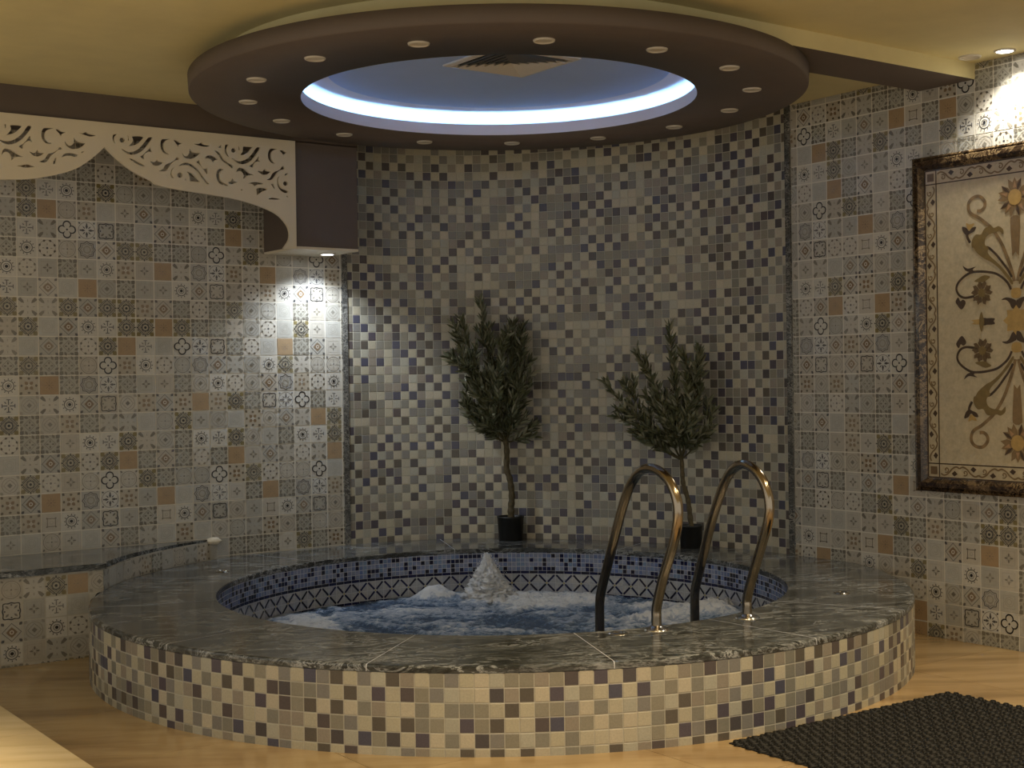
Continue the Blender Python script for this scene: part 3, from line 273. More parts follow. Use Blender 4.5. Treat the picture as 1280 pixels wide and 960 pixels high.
def motif(t):
    o = []; q = PI/4
    if t == 'C': o += ringf(clover(.23, .16), clover(.245, .215), 48, 'd')+discf(0, 0, .05, 'd')
    elif t == 'W':
        o += ringf(.25, .285, 24, 'd')+ringf(.13, .16, 16, 'k')+discf(0, 0, .085, 'd', 8)
        for k in range(12): o += rect(*rp(.345, k*PI/6), .07, .04, k*PI/6, 'd')
    elif t == 'X':
        for k in range(4):
            a = k*PI/2; o += rect(*rp(.17, a), .24, .05, a, 'k')+rect(*rp(.31, a), .045, .20, a, 'k')+leaf(*rp(.22, a+q), .16, .06, a+q, 'k')
    elif t == 'O':
        o += rect(0, 0, .93, .93, 0, 'o')+discf(0, 0, .05, 'b', 8)
        for k in range(8): o += leaf(*rp(.16, k*q), .18, .03, k*q, 'b')
    elif t == 'D':
        for k in range(4):
            a = q+k*PI/2; o += leaf(*rp(.50, a), .28, .24, a, 'v')
        o += ringf(star_r(4, .43, .315), star_r(4, .385, .28), 24, 'd')+ringf(star_r(8, .25, .20), .15, 32, 'k')+discf(0, 0, .07, 'd', 8)+ringf(star_r(4, .32, .24), star_r(4, .295, .22), 16, 'n')
        for k in range(4): o += rect(*rp(.37, q+k*PI/2), .035, .34, q+k*PI/2, 'k')+discf(*rp(.45, k*PI/2), .04, 'd', 6)+discf(*rp(.40, k*PI/2+.3), .03, 'd', 6)+discf(*rp(.40, k*PI/2-.3), .03, 'd', 6)
    elif t == 'S': o += ringf(star_r(8, .46, .375), star_r(8, .425, .34), 32, 'd')+ringf(star_r(8, .36, .285), star_r(8, .335, .265), 32, 'k')+ringf(.14, .20, 16, 'l')
    elif t == 'K':
        o += ringf(.415, .44, 28, 'm')
        for k in range(8): o += leaf(*rp(.20, k*q), .26 if k % 2 == 0 else .2, .12 if k % 2 == 0 else .06, k*q, 'k')
        for k in range(4): o += discf(*rp(.33, k*PI/2), .04, 'd', 6)+leaf(*rp(.53, q+k*PI/2), .12, .10, q+k*PI/2, 'k')
    elif t == 'R':
        f = lambda t: .37*(abs(math.cos(t))**6+abs(math.sin(t))**6)**(-1/6)*(1+.05*math.cos(8*t))
        o += ringf(lambda t: f(t)+.035, lambda t: f(t)-.02, 40, 'd')
        for k in range(4): o += leaf(*rp(.27, q+k*PI/2), .22, .10, q+k*PI/2, 'm')+leaf(*rp(.3, k*PI/2), .1, .1, k*PI/2, 'k')
    elif t == 'M':
        o += ringf(star_r(4, .44, .315), star_r(4, .405, .29), 16, 'k')+ringf(.0, star_r(4, .25, .19), 16, 'b')+ringf(.06, .1, 10, 'w')
        for k in range(4): o += leaf(*rp(.56, q+k*PI/2), .20, .14, q+k*PI/2, 'k')
    elif t == 'G':
        o += discf(0, 0, .06, 'k', 8)+ringf(.40, .42, 24, 'l')
        for k in range(8):
            a = q/2+k*q; o += leaf(*rp(.40, a), .17, .11, a+PI/2, 'n')
        for k in range(4): o += leaf(*rp(.2, k*PI/2), .14, .04, k*PI/2, 'm')
    elif t == 'T':
        o += ringf(.40, .425, 28, 'm')+ringf(.31, .325, 24, 'l')+discf(0, 0, .04, 'k', 6)
        for k in range(4): o += leaf(*rp(.2, k*PI/2), .2, .05, k*PI/2, 'l')+leaf(*rp(.56, q+k*PI/2), .16, .1, q+k*PI/2, 'm')
    elif t == 'Q':
        for k in range(4): o += rect(*rp(.20, k*PI/2), .035, .44, k*PI/2, 'n')+discf(*rp(.31, q+k*PI/2), .045, 'n', 6)
        o += ringf(.07, .09, 8, 'l')
    elif t == 'P':      # corner petals
        for k in range(4):
            a = q+k*PI/2; o += leaf(*rp(.50, a), .24, .17, a+.7, 'm')+leaf(*rp(.50, a), .24, .17, a-.7, 'm')+leaf(*rp(.40, a), .30, .15, a, 'm')+rect(*rp(.30, k*PI/2), .12, .04, k*PI/2, 'l')
        o += leaf(0, 0, .12, .12, q, 'l')
    elif t == 'E':      # grey damask
        o += ringf(star_r(4, .30, .22), star_r(4, .27, .2), 16, 'm')
        for k in range(8): o += leaf(*rp(.42, k*q+q/2), .24, .13, k*q+q/2+.9, 'm')
        for k in range(4): o += leaf(*rp(.54, q+k*PI/2), .26, .22, q+k*PI/2, 'm')+leaf(*rp(.14, k*PI/2), .16, .09, k*PI/2, 'm')+discf(*rp(.43, k*PI/2), .04, 'l', 6)
    elif t == 'B':      # brown damask
        for k in range(4):
            a = k*PI/2; o += leaf(*rp(.17, a+q), .24, .17, a+q, 'b')+leaf(*rp(.36, a), .16, .12, a+PI/2, 'n')+leaf(*rp(.55, a+q), .18, .14, a+q, 'n')
        o += ringf(.05, .08, 8, 'w')
    elif t == 'F':      # small flower
        for k in range(4): o += leaf(*rp(.14, k*PI/2), .2, .09, k*PI/2, 'm')+leaf(*rp(.11, q+k*PI/2), .12, .05, q+k*PI/2, 'l')
        o += ringf(.44, .455, 4, 'l', a0=q, a1=q+2*PI)
    elif t == 'N': o += ringf(.22, .235, 8, 'l')+ringf(.12, .135, 8, 'l')+ringf(.41, .425, 4, 'l', a0=q, a1=q+2*PI)
    elif t == 'Y':      # circle with diamond
        o += ringf(.36, .395, 24, 'l')+ringf(star_r(4, .31, .235), star_r(4, .285, .215), 16, 'm')+ringf(0, star_r(4, .13, .09), 8, 'm')
        for k in range(4): o += leaf(*rp(.56, q+k*PI/2), .16, .2, q+k*PI/2, 'l')
    return o
KINDS = 'CWXODSKRMGTQPEBFNY'
MOT = {t: motif(t) for t in KINDS}
FILL = 'PPEEEBBFFFNNYYYTMGDEP'
BASE = [srgb(186, 182, 172), srgb(178, 176, 168), srgb(192, 188, 178), srgb(176, 174, 166), srgb(184, 178, 166)]
BASET = {'C': srgb(198, 196, 188), 'W': srgb(204, 201, 192), 'X': srgb(200, 198, 190), 'K': srgb(206, 206, 202), 'G': srgb(200, 196, 186), 'E': srgb(174, 172, 162),
         'B': srgb(180, 172, 156), 'N': srgb(184, 183, 176), 'D': srgb(182, 176, 158), 'S': srgb(178, 176, 170), 'Q': srgb(190, 184, 172)}
def clip_u(poly, lim, sgn):
    out = []; n = len(poly)
    for i in range(n):
        a, b = poly[i], poly[(i+1) % n]; da, db = (lim-a[0])*sgn, (lim-b[0])*sgn
        if da >= 0: out.append(a)
        if (da > 0 > db) or (da < 0 < db):
            t = da/(da-db); out.append((a[0]+(b[0]-a[0])*t, a[1]+(b[1]-a[1])*t))
    return out
def tile_field(mb, fn, u0, pu, z0, pz, irange, jrange, table, umin, umax, seed, zmin=-1, zmax=9):
    """fn(u, z, lift) -> point; tiles of pitch pu x pz; table[(i, j)] gives the motif"""
    rnd = random.Random(seed)
    for j in jrange:
        for i in irange:
            t = table.get((i, j)) or rnd.choice(FILL)
            if t == '.': t = rnd.choice(FILL)
            base = BASET.get(t, rnd.choice(BASE)); k = rnd.uniform(.94, 1.04); base = tuple(x*k for x in base[:3])+(1,)
            cu, cz = u0+(i+.5)*pu, z0+(j+.5)*pz
            if cz-pz/2 > zmax or cz+pz/2 < zmin: continue
            def put(poly, col, lift):
                pts = [(cu+x*pu, cz+y*pz) for x, y in poly]
                pts = clip_u(clip_u(pts, umax, 1), umin, -1)
                if len(pts) < 3: return
                for lim, sg in ((zmax, 1), (zmin, -1)):
                    pts = [(b, a) for a, b in clip_u([(b, a) for a, b in pts], lim, sg)]
                    if len(pts) < 3: return
                mb.face([fn(u, z, lift) for u, z in pts], col)
            h = .5-.0027/pu
            put([(-h, -h), (h, -h), (h, h), (-h, h)], base, .0015)
            fade = rnd.uniform(.0, .30)
            for q_, (poly, c) in enumerate(MOT[t]):
                col = INK[c]; f = fade if c not in 'do' else fade*(0 if t in 'CW' else .4)
                put(poly, tuple(col[q]*(1-f)+base[q]*f for q in range(3))+(1,), .0020+.00004*q_)
def table_of(g):
    i0, j1, rows = g; return {(i0+i, j1-j): KINDS[ch] for j, row in enumerate(rows) for i, ch in enumerate(row) if ch >= 0}

# ---- walls
def wall(name, boxes, field):
    g = MB(); 
    for b in boxes: g.box(*b)
    t = MB(); field(t)
    n = len(g.f); g.v, off = g.v+t.v, len(g.v)
    g.f += [tuple(i+off for i in f) for f in t.f]; g.c += t.c; g.m += [1]*len(t.f); g.sm += t.sm
    return struct(g.build(name, [M_tgrout, M_tile]))
wall('wall_left', [(X0, LY, -.1, 4.14, LY+.12, CEIL+.1)],
     lambda t: tile_field(t, lambda u, z, l: (u, LY-l, z), 2.1469, .1081, .8584, .1059, range(-22, 19), range(-9, 19), table_of(GL), X0, 4.108, 3, 0, CEIL))
wall('wall_right', [(RX, Y0, -.1, RX+.12, 5.37, CEIL+.1)],
     lambda t: tile_field(t, lambda u, z, l: (RX-l, 5.3236-u, z), 0, .10573, .704, .1056, range(-1, 62), range(-7, 21), table_of(GR), -.052, 6.5, 5, 0, CEIL))

# ---- woven mosaic (niche and tub)
MOS = {'D': [srgb(84, 84, 100), srgb(92, 84, 84), srgb(84, 80, 82), srgb(98, 92, 84), srgb(88, 82, 92)], 'L': [srgb(186, 180, 160), srgb(194, 186, 166), srgb(180, 178, 164), srgb(188, 182, 160)],
       'M': [srgb(146, 142, 128), srgb(138, 136, 126), srgb(152, 144, 132), srgb(134, 132, 128)]}
def mosaic(mb, path, zs, seed, lift=.0016, ht=.0025, gap=.0019, flip=1, pitch=.0535):
    rnd = random.Random(seed)
    L = [0]
    for a, b in zip(path, path[1:]): L.append(L[-1]+math.dist(a, b))
    n = round(L[-1]/pitch); 
    def at(s):
        s = max(0, min(L[-1]-1e-9, s)); k = max(i for i in range(len(L)-1) if L[i] <= s) if s < 1e-9 else next(i for i in range(len(L)-1) if L[i+1] > s)
        t = (s-L[k])/(L[k+1]-L[k]); a, b = path[k], path[k+1]
        d = Vector((b[0]-a[0], b[1]-a[1])).normalized(); return Vector((a[0]+(b[0]-a[0])*t, a[1]+(b[1]-a[1])*t)), Vector((d.y, -d.x))*flip
    P = [(at(i*L[-1]/n)) for i in range(n+1)]
    prev = [None]*(n+1)
    for j, (za, zb) in enumerate(zs):
        left = None
        for i in range(n):
            par = (i+j) % 2
            r = rnd.random()
            if par: k = 'D' if r < .50 else ('M' if r < .90 else 'L')
            else: k = 'L' if r < .66 else ('M' if r < .96 else 'D')
            if k == 'D' and (left == 'D' or prev[i] == 'D') and rnd.random() < .45: k = 'M'
            left = k; prev[i] = k
            c = rnd.choice(MOS[k]); q = rnd.uniform(.93, 1.05); c = (c[0]*q, c[1]*q, c[2]*q, 1)
            (a, na), (b, nb) = P[i], P[i+1]; g = gap/(b-a).length; a2, b2 = a.lerp(b, g), a.lerp(b, 1-g); e = g*1.8
            a3, b3 = a.lerp(b, e), a.lerp(b, 1-e); dz = gap*.8
            o = [(*(a2+na*.0005), za+gap), (*(b2+nb*.0005), za+gap), (*(b2+nb*.0005), zb-gap), (*(a2+na*.0005), zb-gap)]
            p = [(*(a3+na*lift), za+gap+dz), (*(b3+nb*lift), za+gap+dz), (*(b3+nb*lift), zb-gap-dz), (*(a3+na*lift), zb-gap-dz)]
            mb.add(o+p, [(4, 5, 6, 7), (0, 1, 5, 4), (1, 2, 6, 5), (2, 3, 7, 6), (3, 0, 4, 7)], c, 1)
g = MB(); n = len(NICHE)
outs = [(p[0]+.1*(p[0]-4.2)/1.6, p[1]+.1*(p[1]-5.6)/1.9) for p in NICHE]
vs = [(*p, -.1) for p in NICHE]+[(*p, CEIL+.1) for p in NICHE]+[(*p, -.1) for p in outs]+[(*p, CEIL+.1) for p in outs]
g.add(vs, [(i, i+1, n+i+1, n+i) for i in range(n-1)]+[(2*n+i, 3*n+i, 3*n+i+1, 2*n+i+1) for i in range(n-1)]+[(i, n+i, 3*n+i, 2*n+i) for i in (0, n-1)])
zs = [(RIM-.02+k*.0533, RIM-.02+(k+1)*.0533) for k in range(48)]
mosaic(g, NICHE, zs, 11, flip=1)
struct(g.build('wall_niche', [M_grout, M_mosaic]))
g = MB(); g.box(4.104, LY-.014, RIM, 4.137, LY+.02, CEIL); struct(g.build('trim_1', M_trim))
g = MB(); g.box(RX-.014, 5.372, RIM, RX+.02, 5.408, CEIL); struct(g.build('trim_2', M_trim))

# ---- floor and raised step
g = MB(); g.box(X0, Y0, -.12, RX+.1, LY+.1, -.004, (.45, .4, .33, 1)); rnd = random.Random(4)
PX = 1.46
for i in range(8):
    for j in range(12):
        x, y = PX+i*.9, Y0+j*.75
        if x >= RX or y >= LY: continue
        k = rnd.uniform(.90, 1.04); g.box(x+.0012, y+.0012, -.004, min(x+.8988, RX+.05), min(y+.7488, LY+.05), 0, (k, k, k*.98, 1))
struct(g.build('floor', M_floor))
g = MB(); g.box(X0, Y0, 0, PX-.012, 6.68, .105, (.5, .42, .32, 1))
for i in range(4):
    for j in range(11):
        x1, y = PX-i*.9, 4.92-.75*6+j*.75
        if y > 6.6: continue
        k = rnd.uniform(.97, 1.05); g.box(max(X0, x1-.8985), max(Y0, y+.0015), .105, x1, min(6.68, y+.7485), .12, (k, k, k, 1))
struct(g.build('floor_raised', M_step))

# ---- ceiling, dropped ring, beams
g = MB(); g.box(X0, Y0, CEIL, RX+.1, LY+.1, CEIL+.1); struct(g.build('ceiling', M_ceiling))
g = MB(); g.lathe([(.962, 2.750), (.9605, DISC+.004), (.957, DISC), (1.470, DISC), (1.475, DISC+.004), (1.478, 2.765), (1.20, 2.765)], GX, GY, 160)
struct(g.build('ceiling_ring', M_brown))
g = MB(); g.lathe([(1.33, 2.764), (1.33, CEIL+.01)], GX, GY, 160); struct(g.build('ceiling_drum', M_ceiling))
g = MB(); g.lathe([(.9562, 2.752), (.9555, DISC+.001)], GX, GY, 160, mi=0)
g.lathe([(.9562, 2.752), (.972, 2.752), (.972, 2.703), (1.045, 2.703), (1.045, 2.822), (.83, 2.822)], GX, GY, 160)
struct(g.build('ceiling_cove', M_white))
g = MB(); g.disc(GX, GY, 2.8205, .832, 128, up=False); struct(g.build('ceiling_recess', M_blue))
g = MB(); g.lathe([(.976, 2.710), (1.000, 2.710), (1.000, 2.713), (.976, 2.713)], GX, GY, 160, closed=True)
tag(g.build('led_strip', M_led), 'glowing cool LED strip running round the cove of the ceiling recess', 'light strip')
g = MB(); bx = (3.86, 4.159, 2.772, RX+.02, 4.492, CEIL+.01); g.box(*bx); 
g.m = [1 if i == 0 else 0 for i in range(6)]   # brown underside, ceiling-coloured faces
struct(g.build('ceiling_beam_right', [M_ceiling, M_brown]))
g = MB(); g.box(X0, 7.08, 2.700, 3.982, LY+.02, CEIL+.01); g.box(3.586, 7.08, 2.106, 3.982, LY+.02, 2.705); struct(g.build('ceiling_beam_left', M_brown))
g = MB(); g.box(3.586, 7.078, 2.092, 3.984, LY+.02, 2.106); struct(g.build('trim_3', M_cream))

# ---- downlights
def downlight(name, x, y, z, label, group=None, lit=None, r=.045, tone=1.0):
    t = thing(name, (x, y, z), label, 'downlight', group)
    g = MB(); c = (tone,)*3+(1,)
    g.lathe([(r*.74, z-.001), (r*.76, z-.005), (r*.86, z-.008), (r*.96, z-.006), (r*1.0, z), (r*.99, z+.004)], x, y, 32)
    g.build('trim_ring', M_plastic, t)
    g = MB(); zz = z-.003 if lit is None else z-.005
    g.disc(x, y, zz, r*.78, 32, up=False); g.build('lens', M_diff if lit is None else lit, t)
    return t
names = ['at the far left of the ring', 'just behind the leftmost one', 'above the left fretwork', 'above the drop box', 'left one over the curved mosaic wall', 'above the taller tree', 'right of the one above the taller tree',
         'above the shorter tree', 'near the right corner strip', 'at the far right of the ring', 'nearest the right beam', 'front right of the glowing opening', 'front, right of the air diffuser', 'front, left of the air diffuser']
for i in range(15):
    a = rad(-164.6+i*24.0); x, y = GX+1.213*math.cos(a), GY+1.213*math.sin(a)
    # walk: index 0 is the front-left one with the bright rim, then anticlockwise seen from above
    where = ['right of the air diffuser, second along the front of the ring', '', ][0] if False else None
    lab = {0: 'unlit downlight with a bright rim, on the front left of the brown ceiling ring', 1: 'unlit downlight on the front of the brown ceiling ring, left of the air diffuser',
           2: 'unlit downlight on the front of the brown ceiling ring nearest the air diffuser', 3: 'unlit downlight on the front of the brown ceiling ring, right of the air diffuser',
           4: 'unlit downlight at the front right of the brown ceiling ring, nearest the ceiling beam', 5: 'rightmost unlit downlight on the brown ceiling ring',
           6: 'unlit downlight on the back right of the ring, next behind the rightmost one', 7: 'unlit downlight on the back of the ring above the right corner of the curved wall',
           8: 'unlit downlight on the back of the ring above the shorter olive tree', 9: 'unlit downlight on the back of the ring, right of the taller olive tree',
           10: 'unlit downlight on the back of the ring, left of the taller olive tree', 11: 'unlit downlight on the back of the ring above the purple-brown drop box',
           12: 'unlit downlight on the back left of the ring above the end of the cream fretwork', 13: 'leftmost unlit downlight on the brown ceiling ring',
           14: 'unlit downlight on the left of the ring, between the leftmost one and the bright-rimmed one'}[i]
    downlight('downlight', x, y, DISC, lab, 'unlit downlights in the brown ceiling ring', tone=1.2 if i == 0 else 1)
d = downlight('downlight', 3.886, 7.279, 2.092, 'lit cool white downlight under the brown drop box beside the fretwork', lit=M_lampc, r=.05)
spot('box_lamp', (3.886, 7.279, 2.080), BOX_W, COOL, 136, .7, .035, parent=d)
d = downlight('downlight', 5.652, 4.083, CEIL, 'unlit downlight in the yellow ceiling beside the lit one', r=.055)
for k, (x, y, e, c, a) in enumerate(LIT):
    lab = 'lit downlight in the yellow ceiling above the inlaid panel' if k == 0 else 'lit warm downlight in the ceiling behind the viewpoint'
    d = downlight('downlight', x, y, CEIL, lab, 'lit downlights behind the viewpoint' if k else None, lit=M_lamp, r=.05)
    spot('ceiling_lamp', (x, y, CEIL-.03), e, c, a, .7, .04, parent=d)

# ---- air diffuser
t = thing('air_diffuser', (3.77, 5.225, 2.82), 'square white four-way ceiling air diffuser in the blue recess', 'air vent')
def sq(g, a, za, b, zb, cx=3.77, cy=5.225):
    P = lambda r, z: [(cx-r, cy-r, z), (cx+r, cy-r, z), (cx+r, cy+r, z), (cx-r, cy+r, z)]
    g.add(P(a, za)+P(b, zb), [(i, (i+1) % 4, 4+(i+1) % 4, 4+i) for i in range(4)])
g = MB(); sq(g, .232, 2.8195, .232, 2.812); sq(g, .232, 2.812, .205, 2.806); sq(g, .205, 2.806, .198, 2.8190); g.build('frame', M_diff, t)
g = MB(); g.face([(3.77-.2, 5.225-.2, 2.8192), (3.77-.2, 5.225+.2, 2.8192), (3.77+.2, 5.225+.2, 2.8192), (3.77+.2, 5.225-.2, 2.8192)]); g.build('dark_throat', M_dark, t)
for k in range(6):
    g = MB(); r = .186-k*.031; sq(g, r, 2.802, r-.021, 2.8175); sq(g, r-.021, 2.8175, r-.023, 2.8165); sq(g, r-.023, 2.8165, r-.002, 2.801); g.build('louvre', M_diff, t)

# ---- fretwork valance
def curve_mesh(name, loops, depth, m, fn, bevel=.0012, parent=None):
    cu = bpy.data.curves.new('tmp', 'CURVE'); cu.dimensions = '2D'; cu.fill_mode = 'BOTH'; cu.extrude = depth/2; cu.bevel_depth = bevel
    for L in loops:
        s = cu.splines.new('POLY'); s.points.add(len(L)-1); s.use_cyclic_u = True
        for p, q in zip(s.points, L): p.co = (q[0], q[1], 0, 1)
    tmp = bpy.data.objects.new('tmp', cu); me = bpy.data.meshes.new_from_object(tmp); bpy.data.objects.remove(tmp)
    for v in me.vertices: v.co = fn(*v.co)
    me.name = name; me.materials.clear(); me.materials.append(m)
    o = bpy.data.objects.new(name, me); C.objects.link(o)
    if parent: o.parent = parent; o.location = -parent.location
    return o
xm = VB[18][0]-.01; zr = [p for p in VB]
edge = [(3.571, 2.089)]+spline(VB[:14], 4)+spline(VB[13:19], 4)[1:]
rest = VB[19:]      # mirrored scallop beyond the frame
edge += spline([VB[18]]+rest, 4)[1:]
xe = 2*xm-3.571
edge += [(xe, edge[-1][1]), (xe, 2.698), (3.571, 2.698)]
t = thing('fretwork_valance', (2.6, 7.06, 2.69), 'cream scalloped fretwork valance with swirling cut-outs hanging under the left beam', 'valance')
hol = [spline(h, 3, True) if len(h) > 6 else h for h in VH]
curve_mesh('fretwork_panel', [edge]+hol, .014, M_cream, lambda x, y, z: (x, 7.062+z, y), parent=t)
g = MB(); g.box(xe, 7.069, 2.66, 3.571, 7.08, 2.698); g.build('fixing_batten', M_cream, t)

# ---- inlaid marble panel on the right wall
YC, ZC = 3.93, 1.583
t = thing('inlaid_panel', (RX, YC, ZC), 'large framed cream marble panel inlaid with a scrolling floral design on the right wall', 'wall panel')
OU, OV, IU, IV = .587, .843, .519, .775
g = MB(); g.box(RX-.022, YC-IU-.01, ZC-IV-.01, RX+.01, YC+IU+.01, ZC+IV+.01, srgb(196, 182, 152)); g.build('marble_slab', M_inlay, t)
for a, b, c, e in ((-1, -1, 1, -1), (1, -1, 1, 1), (1, 1, -1, 1), (-1, 1, -1, -1)):
    g = MB(); prof = [(0, 0), (.0, .034), (.008, .040), (.014, .034), (.022, .046), (.045, .050), (.056, .040), (.062, .030), (.0685, .026), (.0685, 0)]
    vs = []
    for su, sv in ((a, b), (c, e)):
        for d_, h in prof: vs.append((RX-h, YC-su*(OU-d_), ZC+sv*(OV-d_)))
    k = len(prof); g.add(vs, [(i, i+1, k+i+1, k+i) for i in range(k-1)]); g.build('frame_moulding', M_frame, t)
ICOL = {'brown': srgb(136, 112, 78), 'dark': srgb(74, 58, 44), 'olive': srgb(128, 108, 66), 'yellow': srgb(184, 152, 92), 'tan': srgb(176, 138, 100)}
XI = RX-.0232
def uv(u, v, l=0): return (XI-l, YC+u, ZC+v)
def stroke_q(pts, w, taper=False):
    P = [Vector(p) for p in spline(pts, 4)]; out = []; L = []
    for i, p in enumerate(P):
        d = (P[min(i+1, len(P)-1)]-P[max(i-1, 0)]).normalized(); nrm = Vector((-d.y, d.x)); ww = w/2
        if taper: ww *= .25+.75*math.sin(PI*min(1, (i+.5)/len(P)))
        L.append((p+nrm*ww, p-nrm*ww))
    return [[L[i][0], L[i+1][0], L[i+1][1], L[i][1]] for i in range(len(L)-1)]
fl = MB()
def sym(polys, col, lift=0):
    for su in (1, -1):
        for sv in (1, -1):
            for P in polys: fl.face([uv(su*p[0], sv*p[1], lift+(.00015 if su < 0 else 0)+(.0003 if sv < 0 else 0)) for p in P], col)
rnd = random.Random(2)
for k, it in enumerate(PIN):
    if it[0] == 's':
        qs = stroke_q([tuple(p) for p in it[3]], it[2])
        for su in (1, -1):
            for sv in (1, -1):
                for i, P in enumerate(qs):
                    c = ICOL[it[1]]; f = 1+.22*math.sin(i*.9+k); fl.face([uv(su*p[0], sv*p[1], .0003*(k % 5)+(.00015 if su < 0 else 0)) for p in P], (c[0]*f, c[1]*f, c[2]*f, 1))
    else:
        pts = spline([tuple(p) for p in it[2]], 3, True); tr = triangulate(pts)
        sym([[pts[i] for i in f] for f in tr], ICOL[it[1]], .0003*(k % 5))
def radial(c, n, a0, petals, both=True):
    for sv in ((1, -1) if both else (1,)):
        for k in range(n):
            a = a0+2*PI*k/n
            for pts, col, l in petals:
                fl.face([uv(c[0]+p[0]*math.cos(a)-p[1]*math.sin(a), sv*(c[1]+p[0]*math.sin(a)+p[1]*math.cos(a)), l) for p in pts], ICOL[col])
tul = [([(.02, -.014), (.05, -.034), (.088, -.036), (.072, -.012), (.095, 0), (.072, .012), (.088, .036), (.05, .034), (.02, .014)], 'brown', .001),
       ([(.045, -.01), (.078, 0), (.045, .01)], 'tan', .0016), ([(.03, .012), (.055, .03), (.088, .036), (.062, .014)], 'dark', .0014)]
radial((0, SUN[1]), 5, PI/2, tul)
for sv in (1, -1):
    fl.face([uv(.036*math.cos(a*PI/12), sv*SUN[1]+.038*math.sin(a*PI/12), .002) for a in range(24)], ICOL['yellow'])
    for su in (1, -1):
        for k in range(5):
            a = PI/2+k*2*PI/5; c = (su*FLW[0], sv*FLW[1])
            for s in (-1, 1):
                b = a+s*.28
                fl.face([uv(c[0]+r*math.cos(b+o), c[1]+r*math.sin(b+o), .001) for r, o in ((.010, 0), (.030, -.34), (.046, -.34), (.050, -.12), (.062, 0), (.052, .24), (.036, .30), (.024, .22))], srgb(104, 84, 58))
        fl.face([uv(c[0]+.022*math.cos(a*PI/6), c[1]+.022*math.sin(a*PI/6), .0018) for a in range(12)], ICOL['olive'])
for r0 in (star_r(8, .072, .052),):
    N = 32; pts = [(r0(2*PI*i/N)*math.cos(2*PI*i/N), r0(2*PI*i/N)*math.sin(2*PI*i/N)) for i in range(N)]
    for i in range(N): fl.face([uv(0, 0, .001), uv(*pts[i], .001), uv(*pts[(i+1) % N], .001)], ICOL['yellow'])
fl.build('floral_inlay', M_inlay, t)
g = MB(); dk = ICOL['dark']; br = srgb(128, 106, 74)
for (u, v) in ((IU-.004, IV-.004), (.449, .702)):
    for s in (1, -1):
        g.face([uv(s*(u-.003), -v), uv(s*(u+.003), -v), uv(s*(u+.003), v), uv(s*(u-.003), v)], dk)
        g.face([uv(-u, s*v-.003), uv(u, s*v-.003), uv(u, s*v+.003), uv(-u, s*v+.003)], dk)
bu, bv = (.449+IU-.004)/2, (.702+IV-.004)/2
for s in (1, -1):
    for q in (1, -1):
        g.face([uv(s*(bu-.02), q*(bv-.02), .0005), uv(s*(bu+.02), q*(bv-.02), .0005), uv(s*(bu+.02), q*(bv+.02), .0005), uv(s*(bu-.02), q*(bv+.02), .0005)], srgb(112, 90, 62))
        g.face([uv(s*(.449-.003), q*.702, .0004), uv(s*(.449+.003), q*.702, .0004), uv(s*(.449+.003), q*(IV-.004), .0004), uv(s*(.449-.003), q*(IV-.004), .0004)], dk)
        g.face([uv(s*.449, q*(.702-.003), .0004), uv(s*.449, q*(.702+.003), .0004), uv(s*(IU-.004), q*(.702+.003), .0004), uv(s*(IU-.004), q*(.702-.003), .0004)], dk)
def vine(n, half, place):
    L = 2*half/n
    for k in range(n):
        c = -half+(k+.5)*L; f = 1 if k % 2 else -1
        path = [(c-L*.5, -.014*f), (c-L*.32, -.022*f), (c-L*.1, -.010*f), (c+L*.1, .012*f), (c+L*.32, .022*f), (c+L*.5, .014*f)]
        for P in stroke_q(path, .008, False): g.face([uv(*place(*p), .0006) for p in P], br)
        curl = [(c+.2*L+.016*(1-i/14)*math.cos(i*.6+1), -.006*f+.015*(1-i/14)*math.sin(i*.6+1)) for i in range(12)]
        for P in stroke_q(curl, .006): g.face([uv(*place(*p), .0008) for p in P], br)
        lf = [(c-L*.25, -.002*f), (c-L*.40, .014*f), (c-L*.22, .026*f), (c-L*.08, .012*f)]
        g.face([uv(*place(*p), .001) for p in lf], dk)
for s in (1, -1):
    vine(13, .69, lambda a, b, s=s: (s*(bu+b), a)); vine(8, .44, lambda a, b, s=s: (a, s*(bv+b)))
g.build('border_inlay', M_inlay, t)

# ------------------------------------------------------------------ the tub
tub = thing('hot_tub', (TX, TY, 0), 'large round hot tub clad in beige mosaic with a grey marble rim', 'hot tub')
def arc(r, a0, a1, n): return [(TX+r*math.cos(rad(a0+(a1-a0)*i/n)), TY+r*math.sin(rad(a0+(a1-a0)*i/n))) for i in range(n+1)]
g = MB(); A = arc(1.963, 104.0, 340.9, 240); n = len(A)
g.add([(*p, 0) for p in A]+[(*p, RIM-.03) for p in A], [(i, i+1, n+i+1, n+i) for i in range(n-1)])
zt = RIM-.0255; zs = [(zt-(k+1)*.0538, zt-k*.0538) for k in range(5)]+[(-.004, zt-5*.0538)]
mosaic(g, A, zs[::-1], 21, flip=-1 if False else 1)
g.build('mosaic_apron', [M_grout, M_mosaic], tub)
bnd = [tuple(p) for p in arc(1.966, 102, 343, 160)]+[(RX-.004, TY-.5), (RX-.004, 5.39)]+[(p[0]-.004, p[1]-.004) for p in NICHE[::-1]]+[(4.12, LY-.004), (TX-.35, LY-.004)]
